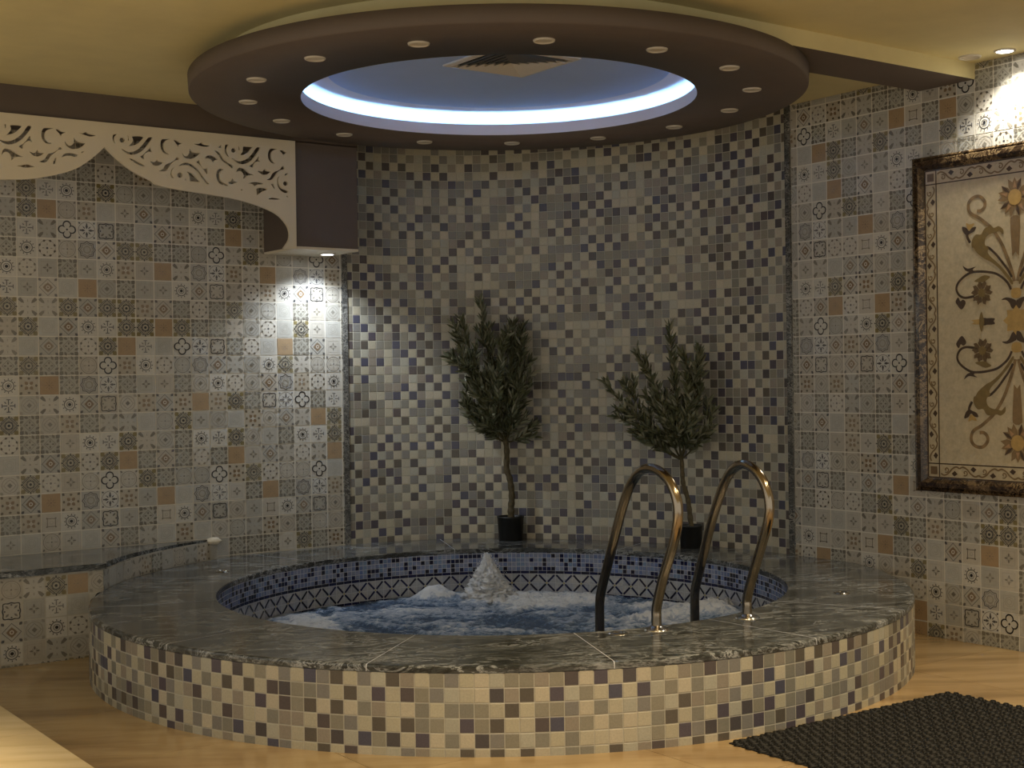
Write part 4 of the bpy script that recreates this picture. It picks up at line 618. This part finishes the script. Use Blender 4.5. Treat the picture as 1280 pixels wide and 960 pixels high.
def hit(a):
    d = (math.cos(a), math.sin(a)); best = 9
    for p, q in zip(bnd, bnd[1:]+bnd[:1]):
        ex, ey = q[0]-p[0], q[1]-p[1]; den = d[0]*ey-d[1]*ex
        if abs(den) < 1e-9: continue
        px, py = p[0]-TX, p[1]-TY; tt = (px*ey-py*ex)/den; s = (px*d[1]-py*d[0])/den
        if tt > 0 and -1e-6 <= s <= 1+1e-6: best = min(best, tt)
    ro = min(best, 9)
    lim = 1.966 if not (-20 < (math.degrees(a)+180) % 360-180 < 104) else 9
    ro = min(ro, lim); c, s = d
    if c > 0: ro = min(ro, (RX-.004-TX)/c)
    if s > 0: ro = min(ro, (LY-.004-TY)/s)
    return ro
JOINTS = [-139.6, -113.5, -87.3, -63.8, -38, -8, 26, 66.5, 104, 134, 162, 193]
g = MB(); N = 480; RI = 1.3885; TH = .0265
zT, zB = RIM, RIM-TH
def sect(a0, a1, mi, col=(1, 1, 1, 1), lift=0):
    n = max(1, round((a1-a0)/.75)); cols = []
    for i in range(n+1):
        a = rad(a0+(a1-a0)*i/n); ro = hit(a); c, s = math.cos(a), math.sin(a)
        prof = [(RI, zB), (RI, zT-.005), (RI+.0015, zT-.0015), (RI+.005, zT), (ro-.010, zT), (ro-.003, zT-.003), (ro, zT-.010), (ro, zB+.001), (ro-.003, zB)]
        cols.append([(TX+(r+(lift if k > 4 else -lift if k < 3 else 0))*c, TY+(r+(lift if k > 4 else -lift if k < 3 else 0))*s, z+(lift if 3 <= k <= 5 else 0)) for k, (r, z) in enumerate(prof)])
    k = len(cols[0]); g.add([p for c in cols for p in c], [(i*k+q, (i+1)*k+q, (i+1)*k+(q+1) % k, i*k+(q+1) % k) for i in range(n) for q in range(k)], col, mi)
JJ = sorted(JOINTS); rnd = random.Random(8)
for a, b in zip(JJ, JJ[1:]+[JJ[0]+360]):
    sect(a+.04, b-.04, 0); 
for a in JJ: sect(a-.05, a+.05, 1, lift=.0003)
g.build('marble_rim', [M_marble, M_bluegrout], tub)
# blue lining
g = MB(); RL = 1.400
def cyl(r, t, z): return (TX+r*math.cos(t), TY+r*math.sin(t), z)
M4 = 336
for i in range(168):
    t0, t1 = 2*PI*i/168, 2*PI*(i+1)/168; g.face([cyl(RL, t0, 0), cyl(RL, t1, 0), cyl(RL, t1, RIM-.02), cyl(RL, t0, RIM-.02)], mi=0)
BL = [srgb(118, 132, 170), srgb(132, 144, 180), srgb(146, 156, 186), srgb(108, 126, 172), srgb(138, 148, 174), srgb(126, 148, 182)]
DB = [srgb(22, 24, 58), srgb(28, 28, 48), srgb(18, 24, 70)]
rnd = random.Random(17)
def ltile(t0, t1, z0, z1, col, gp=.0016, l=.002):
    e = gp/RL; g.face([cyl(RL-l, t0+e, z0+gp), cyl(RL-l, t1-e, z0+gp), cyl(RL-l, t1-e, z1-gp), cyl(RL-l, t0+e, z1-gp)], col, 1)
d4 = 2*PI/M4
OFF = rad(91.045-math.floor(91.045/(360/84))*(360/84))
for j in range(5):
    for i in range(M4):
        ltile(OFF+i*d4, OFF+(i+1)*d4, .188+j*.0258, .188+(j+1)*.0258, rnd.choice(DB) if rnd.random() < .32 else rnd.choice(BL))
for i in range(M4//2): 
    ltile(OFF+i*2*d4, OFF+(i+1)*2*d4, .1705, .1885, rnd.choice(DB), .0010); ltile(OFF+i*2*d4, OFF+(i+1)*2*d4, .0455, .0615, rnd.choice(DB), .0010)
for j in range(2):
    for i in range(M4): ltile(OFF+i*d4, OFF+(i+1)*d4, -.006+j*.0258, .020+j*.0258, rnd.choice(BL))
GREYT = [srgb(176, 180, 186), srgb(168, 172, 182), srgb(184, 186, 190)]
D = 4*d4; zc = .116; hh = .0535
for i in range(84):
    for s in (0, 1):
        for q in (-1, 1):
            a = OFF+i*D+(0 if s == 0 else D/2); b = a+D/2
            z0, z1 = (zc, zc+hh) if q > 0 else (zc-hh, zc)
            ltile(a, b, z0, z1, rnd.choice(GREYT), .0009)
            # dark diagonal bar from the node outwards
            na, nz = (a, zc) if s == 0 else (b, zc)
            fa, fz = (b, zc+q*hh) if s == 0 else (a, zc+q*hh)
            p0 = Vector((na*RL, nz)); p1 = Vector((fa*RL, fz)); d_ = (p1-p0).normalized(); m_ = Vector((-d_.y, d_.x))*.0056
            A0, A1 = p0+d_*.009, p1-d_*.008
            g.face([cyl(RL-.0028, p.x/RL, p.y) for p in (A0+m_, A0-m_, A1-m_, A1+m_)], rnd.choice(DB), 1)
    a = OFF+i*D; e = .0045/RL
    g.face([cyl(RL-.003, a-e, zc-.0045), cyl(RL-.003, a+e, zc-.0045), cyl(RL-.003, a+e, zc+.0045), cyl(RL-.003, a-e, zc+.0045)], srgb(176, 164, 92), 1)
g.build('blue_mosaic_lining', [M_bluegrout, M_bluetile], tub)
g = MB(); g.disc(TX, TY, .003, 1.41, 96, col=srgb(110, 140, 180)); g.build('basin_floor', M_bluetile, tub)
M_chrome = mat('chrome', srgb(200, 200, 198), .16, 1.0)[0]
for x, y, lab in ((4.951, 4.305, 'chrome air-control ring right of the handrails'), (3.038, 6.927, 'chrome air-control ring at the back left'), (3.506, 4.19, 'chrome air-control ring left of the front handrail foot')):
    g = MB(); g.lathe([(.020, RIM-.004), (.022, RIM+.003), (.030, RIM+.006), (.037, RIM+.004), (.040, RIM-.001)], x, y, 28); g.disc(x, y, RIM+.002, .021, 20)
    o = g.build('air_control', M_chrome, tub); o['label'] = lab

# ---- water
NR, NA = 120, 380
SPOUT = [(4.534, 6.564, .16, .030), (4.29, 6.78, .12, .050), (5.13, 5.35, .20, .062), (5.0, 5.75, .15, .030), (4.72, 6.40, .25, .020), (3.30, 6.50, .16, .004), (4.9, 6.15, .18, .022), (4.75, 5.45, .2, .028)]
vs = []; foam = []
for i in range(NR+1):
    r = RL*.998*i/NR
    for k in range(NA if i else 1):
        a = 2*PI*k/NA; x, y = TX+r*math.cos(a), TY+r*math.sin(a)
        p = Vector((x*3.2, y*3.2, 1.7)); q = Vector((x*8.5, y*8.5, 4.2)); s = Vector((x*23, y*23, 9.1))
        wv = Vector((noise.noise(p*.8+Vector((9, 2, 1))), noise.noise(p*.8+Vector((1, 8, 3))), 0))
        n1 = noise.noise(p+wv*1.3); n2 = 1-abs(noise.noise(q+wv*2))*2.2; n3 = noise.noise(s+wv*2)
        h = .048+.020*n1+.014*n2+.007*n3
        fo = .5*n2+.9*n1+.35*n3-.10
        fo += .25*noise.noise(Vector((x*50, y*50, 2)))
        for sx, sy, sr, sh in SPOUT:
            e = math.exp(-((x-sx)**2+(y-sy)**2)/(sr*sr)); h += sh*e*(1+.45*n2+.35*n3); fo += 1.1*e
        vs.append((x, y, h)); foam.append(max(0, min(1, fo)))
fs = [(0, 1+k, 1+(k+1) % NA) for k in range(NA)]
for i in range(NR-1):
    b0, b1 = 1+i*NA, 1+(i+1)*NA
    fs += [(b0+k, b1+k, b1+(k+1) % NA, b0+(k+1) % NA) for k in range(NA)]
me = bpy.data.meshes.new('churning_water'); me.from_pydata(vs, [], fs); me.polygons.foreach_set('use_smooth', [True]*len(fs))
at = me.attributes.new('foam', 'FLOAT', 'POINT'); at.data.foreach_set('value', foam)
m, nt, b = mat('bubbling_water', rough=.1, spec=.6); av = nn(nt, 'ShaderNodeAttribute', attribute_name='foam'); v = coords(nt, (1, 1, 1))
fz = noise_tex(nt, v, 26, 7, .72, .8)
ad = nn(nt, 'ShaderNodeMath', operation='ADD'); mu = nn(nt, 'ShaderNodeMath', operation='MULTIPLY_ADD'); lk(nt, fz, mu.inputs[0]); mu.inputs[1].default_value = 2.2; mu.inputs[2].default_value = -1.08
lk(nt, av.outputs['Fac'], ad.inputs[0]); lk(nt, mu.outputs[0], ad.inputs[1])
fr = nn(nt, 'ShaderNodeMapRange'); fr.inputs['From Min'].default_value = .05; fr.inputs['From Max'].default_value = .95; lk(nt, ad.outputs[0], fr.inputs['Value'])
lk(nt, ramp(nt, fr.outputs[0], [(0, srgb(70, 94, 128)), (.25, srgb(116, 140, 172)), (.55, srgb(152, 170, 196)), (.8, srgb(196, 206, 222)), (1, srgb(236, 240, 245))]), b.inputs['Base Color'])
rr = nn(nt, 'ShaderNodeMapRange'); rr.inputs['To Min'].default_value = .08; rr.inputs['To Max'].default_value = .6; lk(nt, fr.outputs[0], rr.inputs['Value']); lk(nt, rr.outputs[0], b.inputs['Roughness'])
fz2 = noise_tex(nt, v, 11, 6, .6, 1.4); av2 = nn(nt, 'ShaderNodeMath', operation='ADD'); lk(nt, fz, av2.inputs[0]); lk(nt, fz2, av2.inputs[1])
bump(nt, b, av2.outputs[0], .9, .03)
me.materials.append(m)
water = bpy.data.objects.new('churning_water', me); C.objects.link(water)
tag(water, 'blue foaming whirlpool water churning inside the round tub', 'water', kind=None)
# the fountain of the jet and flying drops: parts of the water
m, nt, b = mat('foam_spray', srgb(214, 220, 228), .5); v = coords(nt); f = noise_tex(nt, v, 40, 6, .7)
lk(nt, ramp(nt, f, [(.32, srgb(196, 204, 216)), (.6, srgb(240, 243, 247))]), b.inputs['Base Color']); bump(nt, b, f, .8, .02)
M_spray = m
def PROF(s):
    T = [(0, 1.1), (.12, .95), (.3, .74), (.5, .56), (.64, .42), (.74, .27), (.85, .17), (.95, .10), (1, .02)]
    for (a, p), (b_, q) in zip(T, T[1:]):
        if s <= b_: return p+(q-p)*(s-a)/(b_-a)
    return .02
def splash(cx, cy, z0, H, R, seed, lean=(0, 0), parent=None, name='splash'):
    g = MB(); n = 72; K = 60; vs = []
    for i in range(K+1):
        s = i/K; z = z0+H*s; r = R*PROF(s)
        for k in range(n):
            a = 2*PI*k/n; p = Vector((math.cos(a)*2, math.sin(a)*2, s*5+seed))
            rr_ = r*(1+.26*noise.noise(p)+.22*noise.noise(p*2.6)+.22*noise.noise(p*6)+.16*noise.noise(p*13))
            vs.append((cx+lean[0]*s+rr_*math.cos(a), cy+lean[1]*s+rr_*math.sin(a), z+.012*noise.noise(p*3)))
    g.add(vs, [(i*n+k, i*n+(k+1) % n, (i+1)*n+(k+1) % n, (i+1)*n+k) for i in range(K) for k in range(n)], smooth=True)
    rnd = random.Random(seed)
    for q in range(140):
        s = rnd.random()**.6; a = rnd.uniform(0, 2*PI); r = R*(1-s)*rnd.uniform(.9, 1.5)+.01; z = z0+H*s*1.04; rd = rnd.uniform(.0014, .0045)
        x, y = cx+lean[0]*s+r*math.cos(a), cy+lean[1]*s+r*math.sin(a)
        g.add([(x+rd, y, z), (x-rd, y, z), (x, y+rd, z), (x, y-rd, z), (x, y, z+rd), (x, y, z-rd)], [(0, 2, 4), (2, 1, 4), (1, 3, 4), (3, 0, 4), (2, 0, 5), (1, 2, 5), (3, 1, 5), (0, 3, 5)], smooth=True)
    o = g.build(name, M_spray); o.parent = parent; return o
o = splash(4.534, 6.564, .03, .300, .165, 3, (-.020, .005), water, 'fountain_plume'); o['label'] = 'tall white plume of spray thrown up by a jet'
o = splash(5.14, 5.36, .02, .125, .19, 7, (.02, .03), water, 'foam_mound')
o = splash(5.32, 5.42, .02, .105, .13, 9, (0, 0), water, 'foam_mound')
o = splash(4.30, 6.775, .02, .085, .10, 5, (0, 0), water, 'foam_mound')

# ---- handrails
M_rail = mat('polished_brass_tone_steel', srgb(160, 148, 130), .16, 1.0)[0]
RAIL_A = [(0, .0), (0, .05), (-.004, .095), (-.05, .215), (-.115, .345), (-.149, .440), (-.150, .520), (-.110, .590), (-.045, .632), (.031, .645), (.105, .625), (.172, .566), (.226, .479), (.280, .366), (.343, .225), (.396, .105), (.410, .05), (.412, -.02), (.412, -.20)]
RAIL_B = [(0, .0), (0, .05), (-.002, .085), (-.041, .185), (-.103, .325), (-.145, .430), (-.147, .505), (-.116, .574), (-.060, .623), (.008, .641), (.080, .618), (.137, .557), (.187, .470), (.240, .360), (.298, .215), (.346, .095), (.357, .045), (.358, -.02), (.358, -.20)]
RN = Vector((.099, .995)).normalized()
def handrail(base, prof, label):
    t = thing('pool_handrail', (base[0], base[1], RIM), label, 'handrail', 'pool handrails on the tub rim')
    pts = spline(prof, 7); P = [(base[0]+RN.x*s, base[1]+RN.y*s, RIM+z) for s, z in pts]
    g = MB(); g.tube(P, .0205, 20); g.build('bent_tube', M_rail, t)
    g = MB(); g.lathe([(.020, RIM+.018), (.026, RIM+.016), (.030, RIM+.009), (.046, RIM+.007), (.052, RIM+.003), (.053, RIM-.001)], base[0], base[1], 36); g.build('base_flange', M_chrome, t)
    return t
handrail((3.679, 4.158), RAIL_A, 'left of the two arched metal handrails on the front of the tub rim')
handrail((4.150, 4.120), RAIL_B, 'right of the two arched metal handrails on the front of the tub rim')

# ---- olive trees in black pots
CR = Vector((math.cos(AZ), -math.sin(AZ), 0)); CF = Vector((math.sin(AZ), math.cos(AZ), 0))
def keep(p, m=.022):
    """keeps a point clear of the curved wall"""
    k = min(range(len(NICHE)), key=lambda i: (NICHE[i][0]-p.x)**2+(NICHE[i][1]-p.y)**2)
    a, b = NICHE[max(0, k-1)], NICHE[min(len(NICHE)-1, k+1)]; t = Vector((b[0]-a[0], b[1]-a[1])).normalized(); nrm = Vector((t.y, -t.x))
    d = (Vector((p.x, p.y))-Vector(NICHE[k])).dot(nrm)
    return p if d >= m else p+Vector((nrm.x, nrm.y, 0))*(m-d)
def tree(name, loc, label, pot, ph, trunk, branches, seed, nleaf):
    t = thing(name, (loc[0], loc[1], RIM), label, 'potted tree'); rnd = random.Random(seed)
    B = Vector((loc[0], loc[1], RIM))
    g = MB(); g.lathe([(.0, RIM+.002), (pot*.90, RIM+.002), (pot*.92, RIM+.004), (pot, RIM+ph-.012), (pot*1.03, RIM+ph-.010), (pot*1.03, RIM+ph), (pot*.96, RIM+ph), (pot*.95, RIM+ph-.02)], loc[0], loc[1], 48)
    g.build('pot', M_black, t)
    g = MB(); 
    for k in range(40):
        a = 2*PI*k/40; b = 2*PI*(k+1)/40; r = pot*.955
        g.face([(loc[0], loc[1], RIM+ph-.006), (loc[0]+r*math.cos(a), loc[1]+r*math.sin(a), RIM+ph-.016), (loc[0]+r*math.cos(b), loc[1]+r*math.sin(b), RIM+ph-.016)], srgb(40, 34, 26))
    g.build('soil', M_bark, t)
    W = lambda x, z, d=0: B+CR*x+Vector((0, 0, z))+CF*d
    g = MB(); P = [W(x, z) for x, z in spline(trunk, 8)]; n = len(P)
    P = [p+Vector((noise.noise(p*9), noise.noise(p*9+Vector((5, 0, 0))), 0))*.006 for p in P]
    r0, r1 = (.0215, .0165) if pot > .08 else (.0165, .0125)
    g.tube(P, [(r0+(r1-r0)*i/(n-1))*(1+.10*math.sin(i*1.3)) for i in range(n)], 12, srgb(92, 82, 58)); 
    g.build('trunk', M_bark, t)
    tw = MB(); lv = MB(); top = P[-1]
    GR = [srgb(88, 92, 66), srgb(104, 108, 84), srgb(76, 80, 54), srgb(118, 120, 96), srgb(94, 98, 68), srgb(134, 134, 114)]
    def leafm(p, d, L, Wd, col):
        p = keep(p)
        tip = p+d.normalized()*L; d = keep(tip)-p; L = d.length
        d = d.normalized(); s = d.cross(Vector((rnd.uniform(-1, 1), rnd.uniform(-1, 1), rnd.uniform(-.3, 1)))).normalized(); nrm = s.cross(d)
        pts = [p, p+d*L*.3+s*Wd*.5+nrm*L*.02, p+d*L*.65+s*Wd*.42, p+d*L, p+d*L*.65-s*Wd*.42, p+d*L*.3-s*Wd*.5+nrm*L*.02]; c = p+d*L*.45-nrm*Wd*.18
        lv.add(pts+[c], [(0, 1, 6), (1, 2, 6), (2, 3, 6), (3, 4, 6), (4, 5, 6), (5, 0, 6)], col)
    def stem(a, b, r, dens, bend, lf0, sub):
        d = b-a; L = d.length; side = d.cross(Vector((0, 0, 1)));
        c1 = a+d*.4+Vector((0, 0, -bend*L))+CF*rnd.uniform(-.03, .03); pts = spline([tuple(a), tuple(c1), tuple(b)], 8); pts = [keep(Vector(q)) for q in pts]
        tw.tube(pts, [r*(1-.75*i/(len(pts)-1)) for i in range(len(pts))], 5, srgb(86, 80, 52))
        k = int(L*dens)
        for i in range(k):
            f = lf0+(1-lf0)*(i+.5)/k; x = f*(len(pts)-1); j = min(int(x), len(pts)-2); p = pts[j].lerp(pts[j+1], x-j); tan = (pts[j+1]-pts[j]).normalized()
            o = Vector((rnd.gauss(0, 1), rnd.gauss(0, 1), rnd.gauss(0, 1))); o = (o-tan*o.dot(tan)).normalized()
            leafm(p, tan*rnd.uniform(.7, 1.2)+o*rnd.uniform(.45, .9)+Vector((0, 0, .1)), rnd.uniform(.050, .082), rnd.uniform(.013, .019), rnd.choice(GR))
        if sub:
            for i in range(sub):
                f = rnd.uniform(.25, .88); x = f*(len(pts)-1); j = min(int(x), len(pts)-2); p = pts[j].lerp(pts[j+1], x-j); tan = (pts[j+1]-pts[j]).normalized()
                o = Vector((rnd.gauss(0, 1), rnd.gauss(0, 1), rnd.gauss(0, .6))); o = (o-tan*o.dot(tan)).normalized()
                if (p+o*.1-W(0, 0)).dot(CF) > .06: o = o-CF*o.dot(CF)*1.4
                stem(p, p+(tan*.85+o*.50)*rnd.uniform(.10, .20), r*.45, 190, rnd.uniform(-.05, .1), .15, 0)
    for x, z, d, s in branches: stem(top+Vector((0, 0, -.03)), W(x, z, d), .0065, nleaf*1.25, .10, .30, s)
    tq = tw.build('twigs', M_bark, t); fo = lv.build('foliage', M_leaf, t); fo.parent = tq; fo.location = (0, 0, 0)
    return t
tree('potted_olive_tree', (5.02, 7.035), 'taller olive tree in a round black pot on the tub rim by the curved wall', .082, .150,
     [(0, .13), (.006, .20), (.012, .28), (.0, .373), (-.022, .45), (-.018, .56), (-.022, .64)],
     [(-.172, 1.50, -.03, 6), (-.290, 1.38, -.10, 7), (-.325, 1.29, -.02, 7), (-.27, 1.15, -.12, 6), (-.285, .86, -.05, 5), (.03, 1.36, -.02, 7), (.095, 1.24, -.07, 7), (.085, 1.34, .0, 5), (.07, 1.03, -.12, 6), (-.05, 1.25, -.14, 7), (-.12, 1.33, -.06, 7), (-.10, 1.05, -.15, 7), (-.2, 1.0, -.1, 7), (.165, .735, -.05, 2), (.04, .85, -.1, 3), (-.20, .79, .0, 3)], 5, 150)
tree('potted_olive_tree', (5.575, 5.985), 'shorter spreading olive tree in a black pot on the tub rim behind the handrails', .068, .137,
     [(0, .12), (-.004, .2), (-.017, .28), (-.040, .375), (-.048, .446), (-.054, .55)],
     [(-.115, 1.30, -.04, 5), (.055, 1.17, -.06, 5), (.060, 1.05, -.10, 4), (.135, .81, -.05, 3), (-.49, .98, -.08, 5), (-.26, 1.11, -.10, 5), (-.38, .98, -.02, 4), (-.27, .73, -.05, 1), (-.10, 1.10, -.14, 6), (-.20, .95, -.12, 6), (-.02, .95, -.15, 5), (-.36, .86, -.10, 3)], 9, 125)

# ---- bench with a marble seat
bench = thing('tiled_bench', (1.9, 7.1, 0), 'low built-in tiled bench with a grey marble seat against the left wall', 'bench')
def bpath(r0, r1, a0, a1, n): return [(TX+(r0+(r1-r0)*i/n)*math.cos(rad(a0+(a1-a0)*i/n)), TY+(r0+(r1-r0)*i/n)*math.sin(rad(a0+(a1-a0)*i/n))) for i in range(n+1)]
BY = 6.715; BX0 = -1.0; BZ = .424
ar = bpath(1.972, 2.008, 180-34.7, 109.9, 40)
body = [(BX0, BY), (ar[0][0], BY)]+ar[1:]+[(ar[-1][0], LY-.009), (BX0, LY-.009)]
g = MB(); n = len(body)
g.add([(*p, 0) for p in body]+[(*p, BZ) for p in body], [(i, (i+1) % n, n+(i+1) % n, n+i) for i in range(n)]); 
g2 = MB(); bt = {}
rows = {0: 'YMTDOY', -1: 'EQRDBXNC', }
J = lambda s: s
for j, row in ((3, '..TPDOY'), (2, '..RFXNC'), (1, '..MYWG'), (0, '..WFPY')):
    for i, ch in enumerate(row): 
        if ch != '.': bt[(i-3, j)] = ch
tile_field(g2, lambda u, z, l: (u, BY-l, z), 1.9232, .1063, .013, .1012, range(-28, 5), range(-1, 5), bt, BX0, ar[0][0], 31, 0, BZ)
La = [0]
for a, b_ in zip(ar, ar[1:]): La.append(La[-1]+math.dist(a, b_))
def arcpt(u, z, l):
    u = max(0, min(La[-1]-1e-6, u)); k = next(i for i in range(len(La)-1) if La[i+1] > u); f = (u-La[k])/(La[k+1]-La[k]); a, b_ = ar[k], ar[k+1]
    x, y = a[0]+(b_[0]-a[0])*f, a[1]+(b_[1]-a[1])*f; dd = math.dist((x, y), (TX, TY)); return (x+(TX-x)/dd*l, y+(TY-y)/dd*l, z)
tile_field(g2, arcpt, 0, .1063, .013, .1012, range(0, 16), range(2, 5), {}, 0, La[-1], 33, .29, BZ)
off = len(g.v); g.v += g2.v; g.f += [tuple(i+off for i in f) for f in g2.f]; g.c += g2.c; g.m += [1]*len(g2.f); g.sm += g2.sm
g.build('tiled_base', [M_grout, M_tile], bench)
sr = bpath(1.969, 2.016, 180-35.2, 109.4, 40)
sl = [(BX0-.02, BY-.018), (sr[0][0], BY-.018)]+sr[1:]+[(sr[-1][0]+.01, LY-.009), (BX0-.02, LY-.009)]
topz = lambda y: .456-.022*(y-BY)/(LY-BY)
g = MB(); n = len(sl); tri = triangulate(sl)
V = [(*p, topz(p[1])-.030) for p in sl]+[(*p, topz(p[1])-.003) for p in sl]+[(p[0]+(2.4-p[0])*.001, p[1]+(7.1-p[1])*.004, topz(p[1])) for p in sl]
g.add(V, [(i, (i+1) % n, n+(i+1) % n, n+i) for i in range(n)]+[(n+i, n+(i+1) % n, 2*n+(i+1) % n, 2*n+i) for i in range(n)]+[tuple(2*n+k for k in f) for f in tri]+[tuple(k for k in f) for f in tri])
g.build('marble_seat', M_marble, bench)
g = MB(); m_ = M_cream
px, py = sr[-1]; K = 12
for i in range(K):
    for k in range(6):
        def sp(i, k): a = 2*PI*i/K; b = PI*k/6; r = 1+.2*noise.noise(Vector((math.cos(a)*2, math.sin(a)*2, k*.7))); return (px-.045+.05*r*math.sin(b)*math.cos(a), py-.03+.03*r*math.sin(b)*math.sin(a), topz(py)-.010+.022*r*math.cos(b))
        g.face([sp(i, k), sp(i+1, k), sp(i+1, k+1), sp(i, k+1)], smooth=True)
o = g.build('plaster_patch', M_cream, bench); o['label'] = 'rounded cream plaster lump at the pointed end of the seat'

# ---- rubber mat
M_rub = mat('black_rubber', srgb(17, 17, 16), .45, spec=.22)[0]
mt = thing('rubber_mat', (4.17, 3.2, 0), 'black looped rubber mat on the floor at the front right of the tub', 'mat')
g = MB(); mx0, mx1, my0, my1 = 3.545, 4.815, 2.74, 3.620
g.box(mx0, my0, .0005, mx1, my1, .004); g.build('mat_backing', M_dark, mt)
g = MB(); rnd = random.Random(6); px_, py_ = .034, .0295; NXm = int((mx1-mx0)/px_); NYm = int((my1-my0)/py_)
for i in range(NXm+1):
    for j in range(NYm+1):
        cx, cy = mx0+.006+(i+.5*(j % 2))*px_, my0+.010+j*py_
        if cx > mx1: continue
        an = rad(38 if (i+j) % 2 else -38)+rnd.uniform(-.12, .12); n = 9; hz = .0105+rnd.uniform(-.0012, .0012); vs = []
        for k in range(n):
            a = 2*PI*k/n
            for rr_, z in ((1.0, .003), (.86, hz), (.62, hz), (.46, .003)):
                u, v_ = .0200*rr_*math.cos(a), .0132*rr_*math.sin(a)
                vs.append((cx+u*math.cos(an)-v_*math.sin(an), cy+u*math.sin(an)+v_*math.cos(an), z))
        g.add(vs, [(k*4+q, ((k+1) % n)*4+q, ((k+1) % n)*4+q+1, k*4+q+1) for k in range(n) for q in range(3)], smooth=True)
g.build('rubber_loops', M_rub, mt)
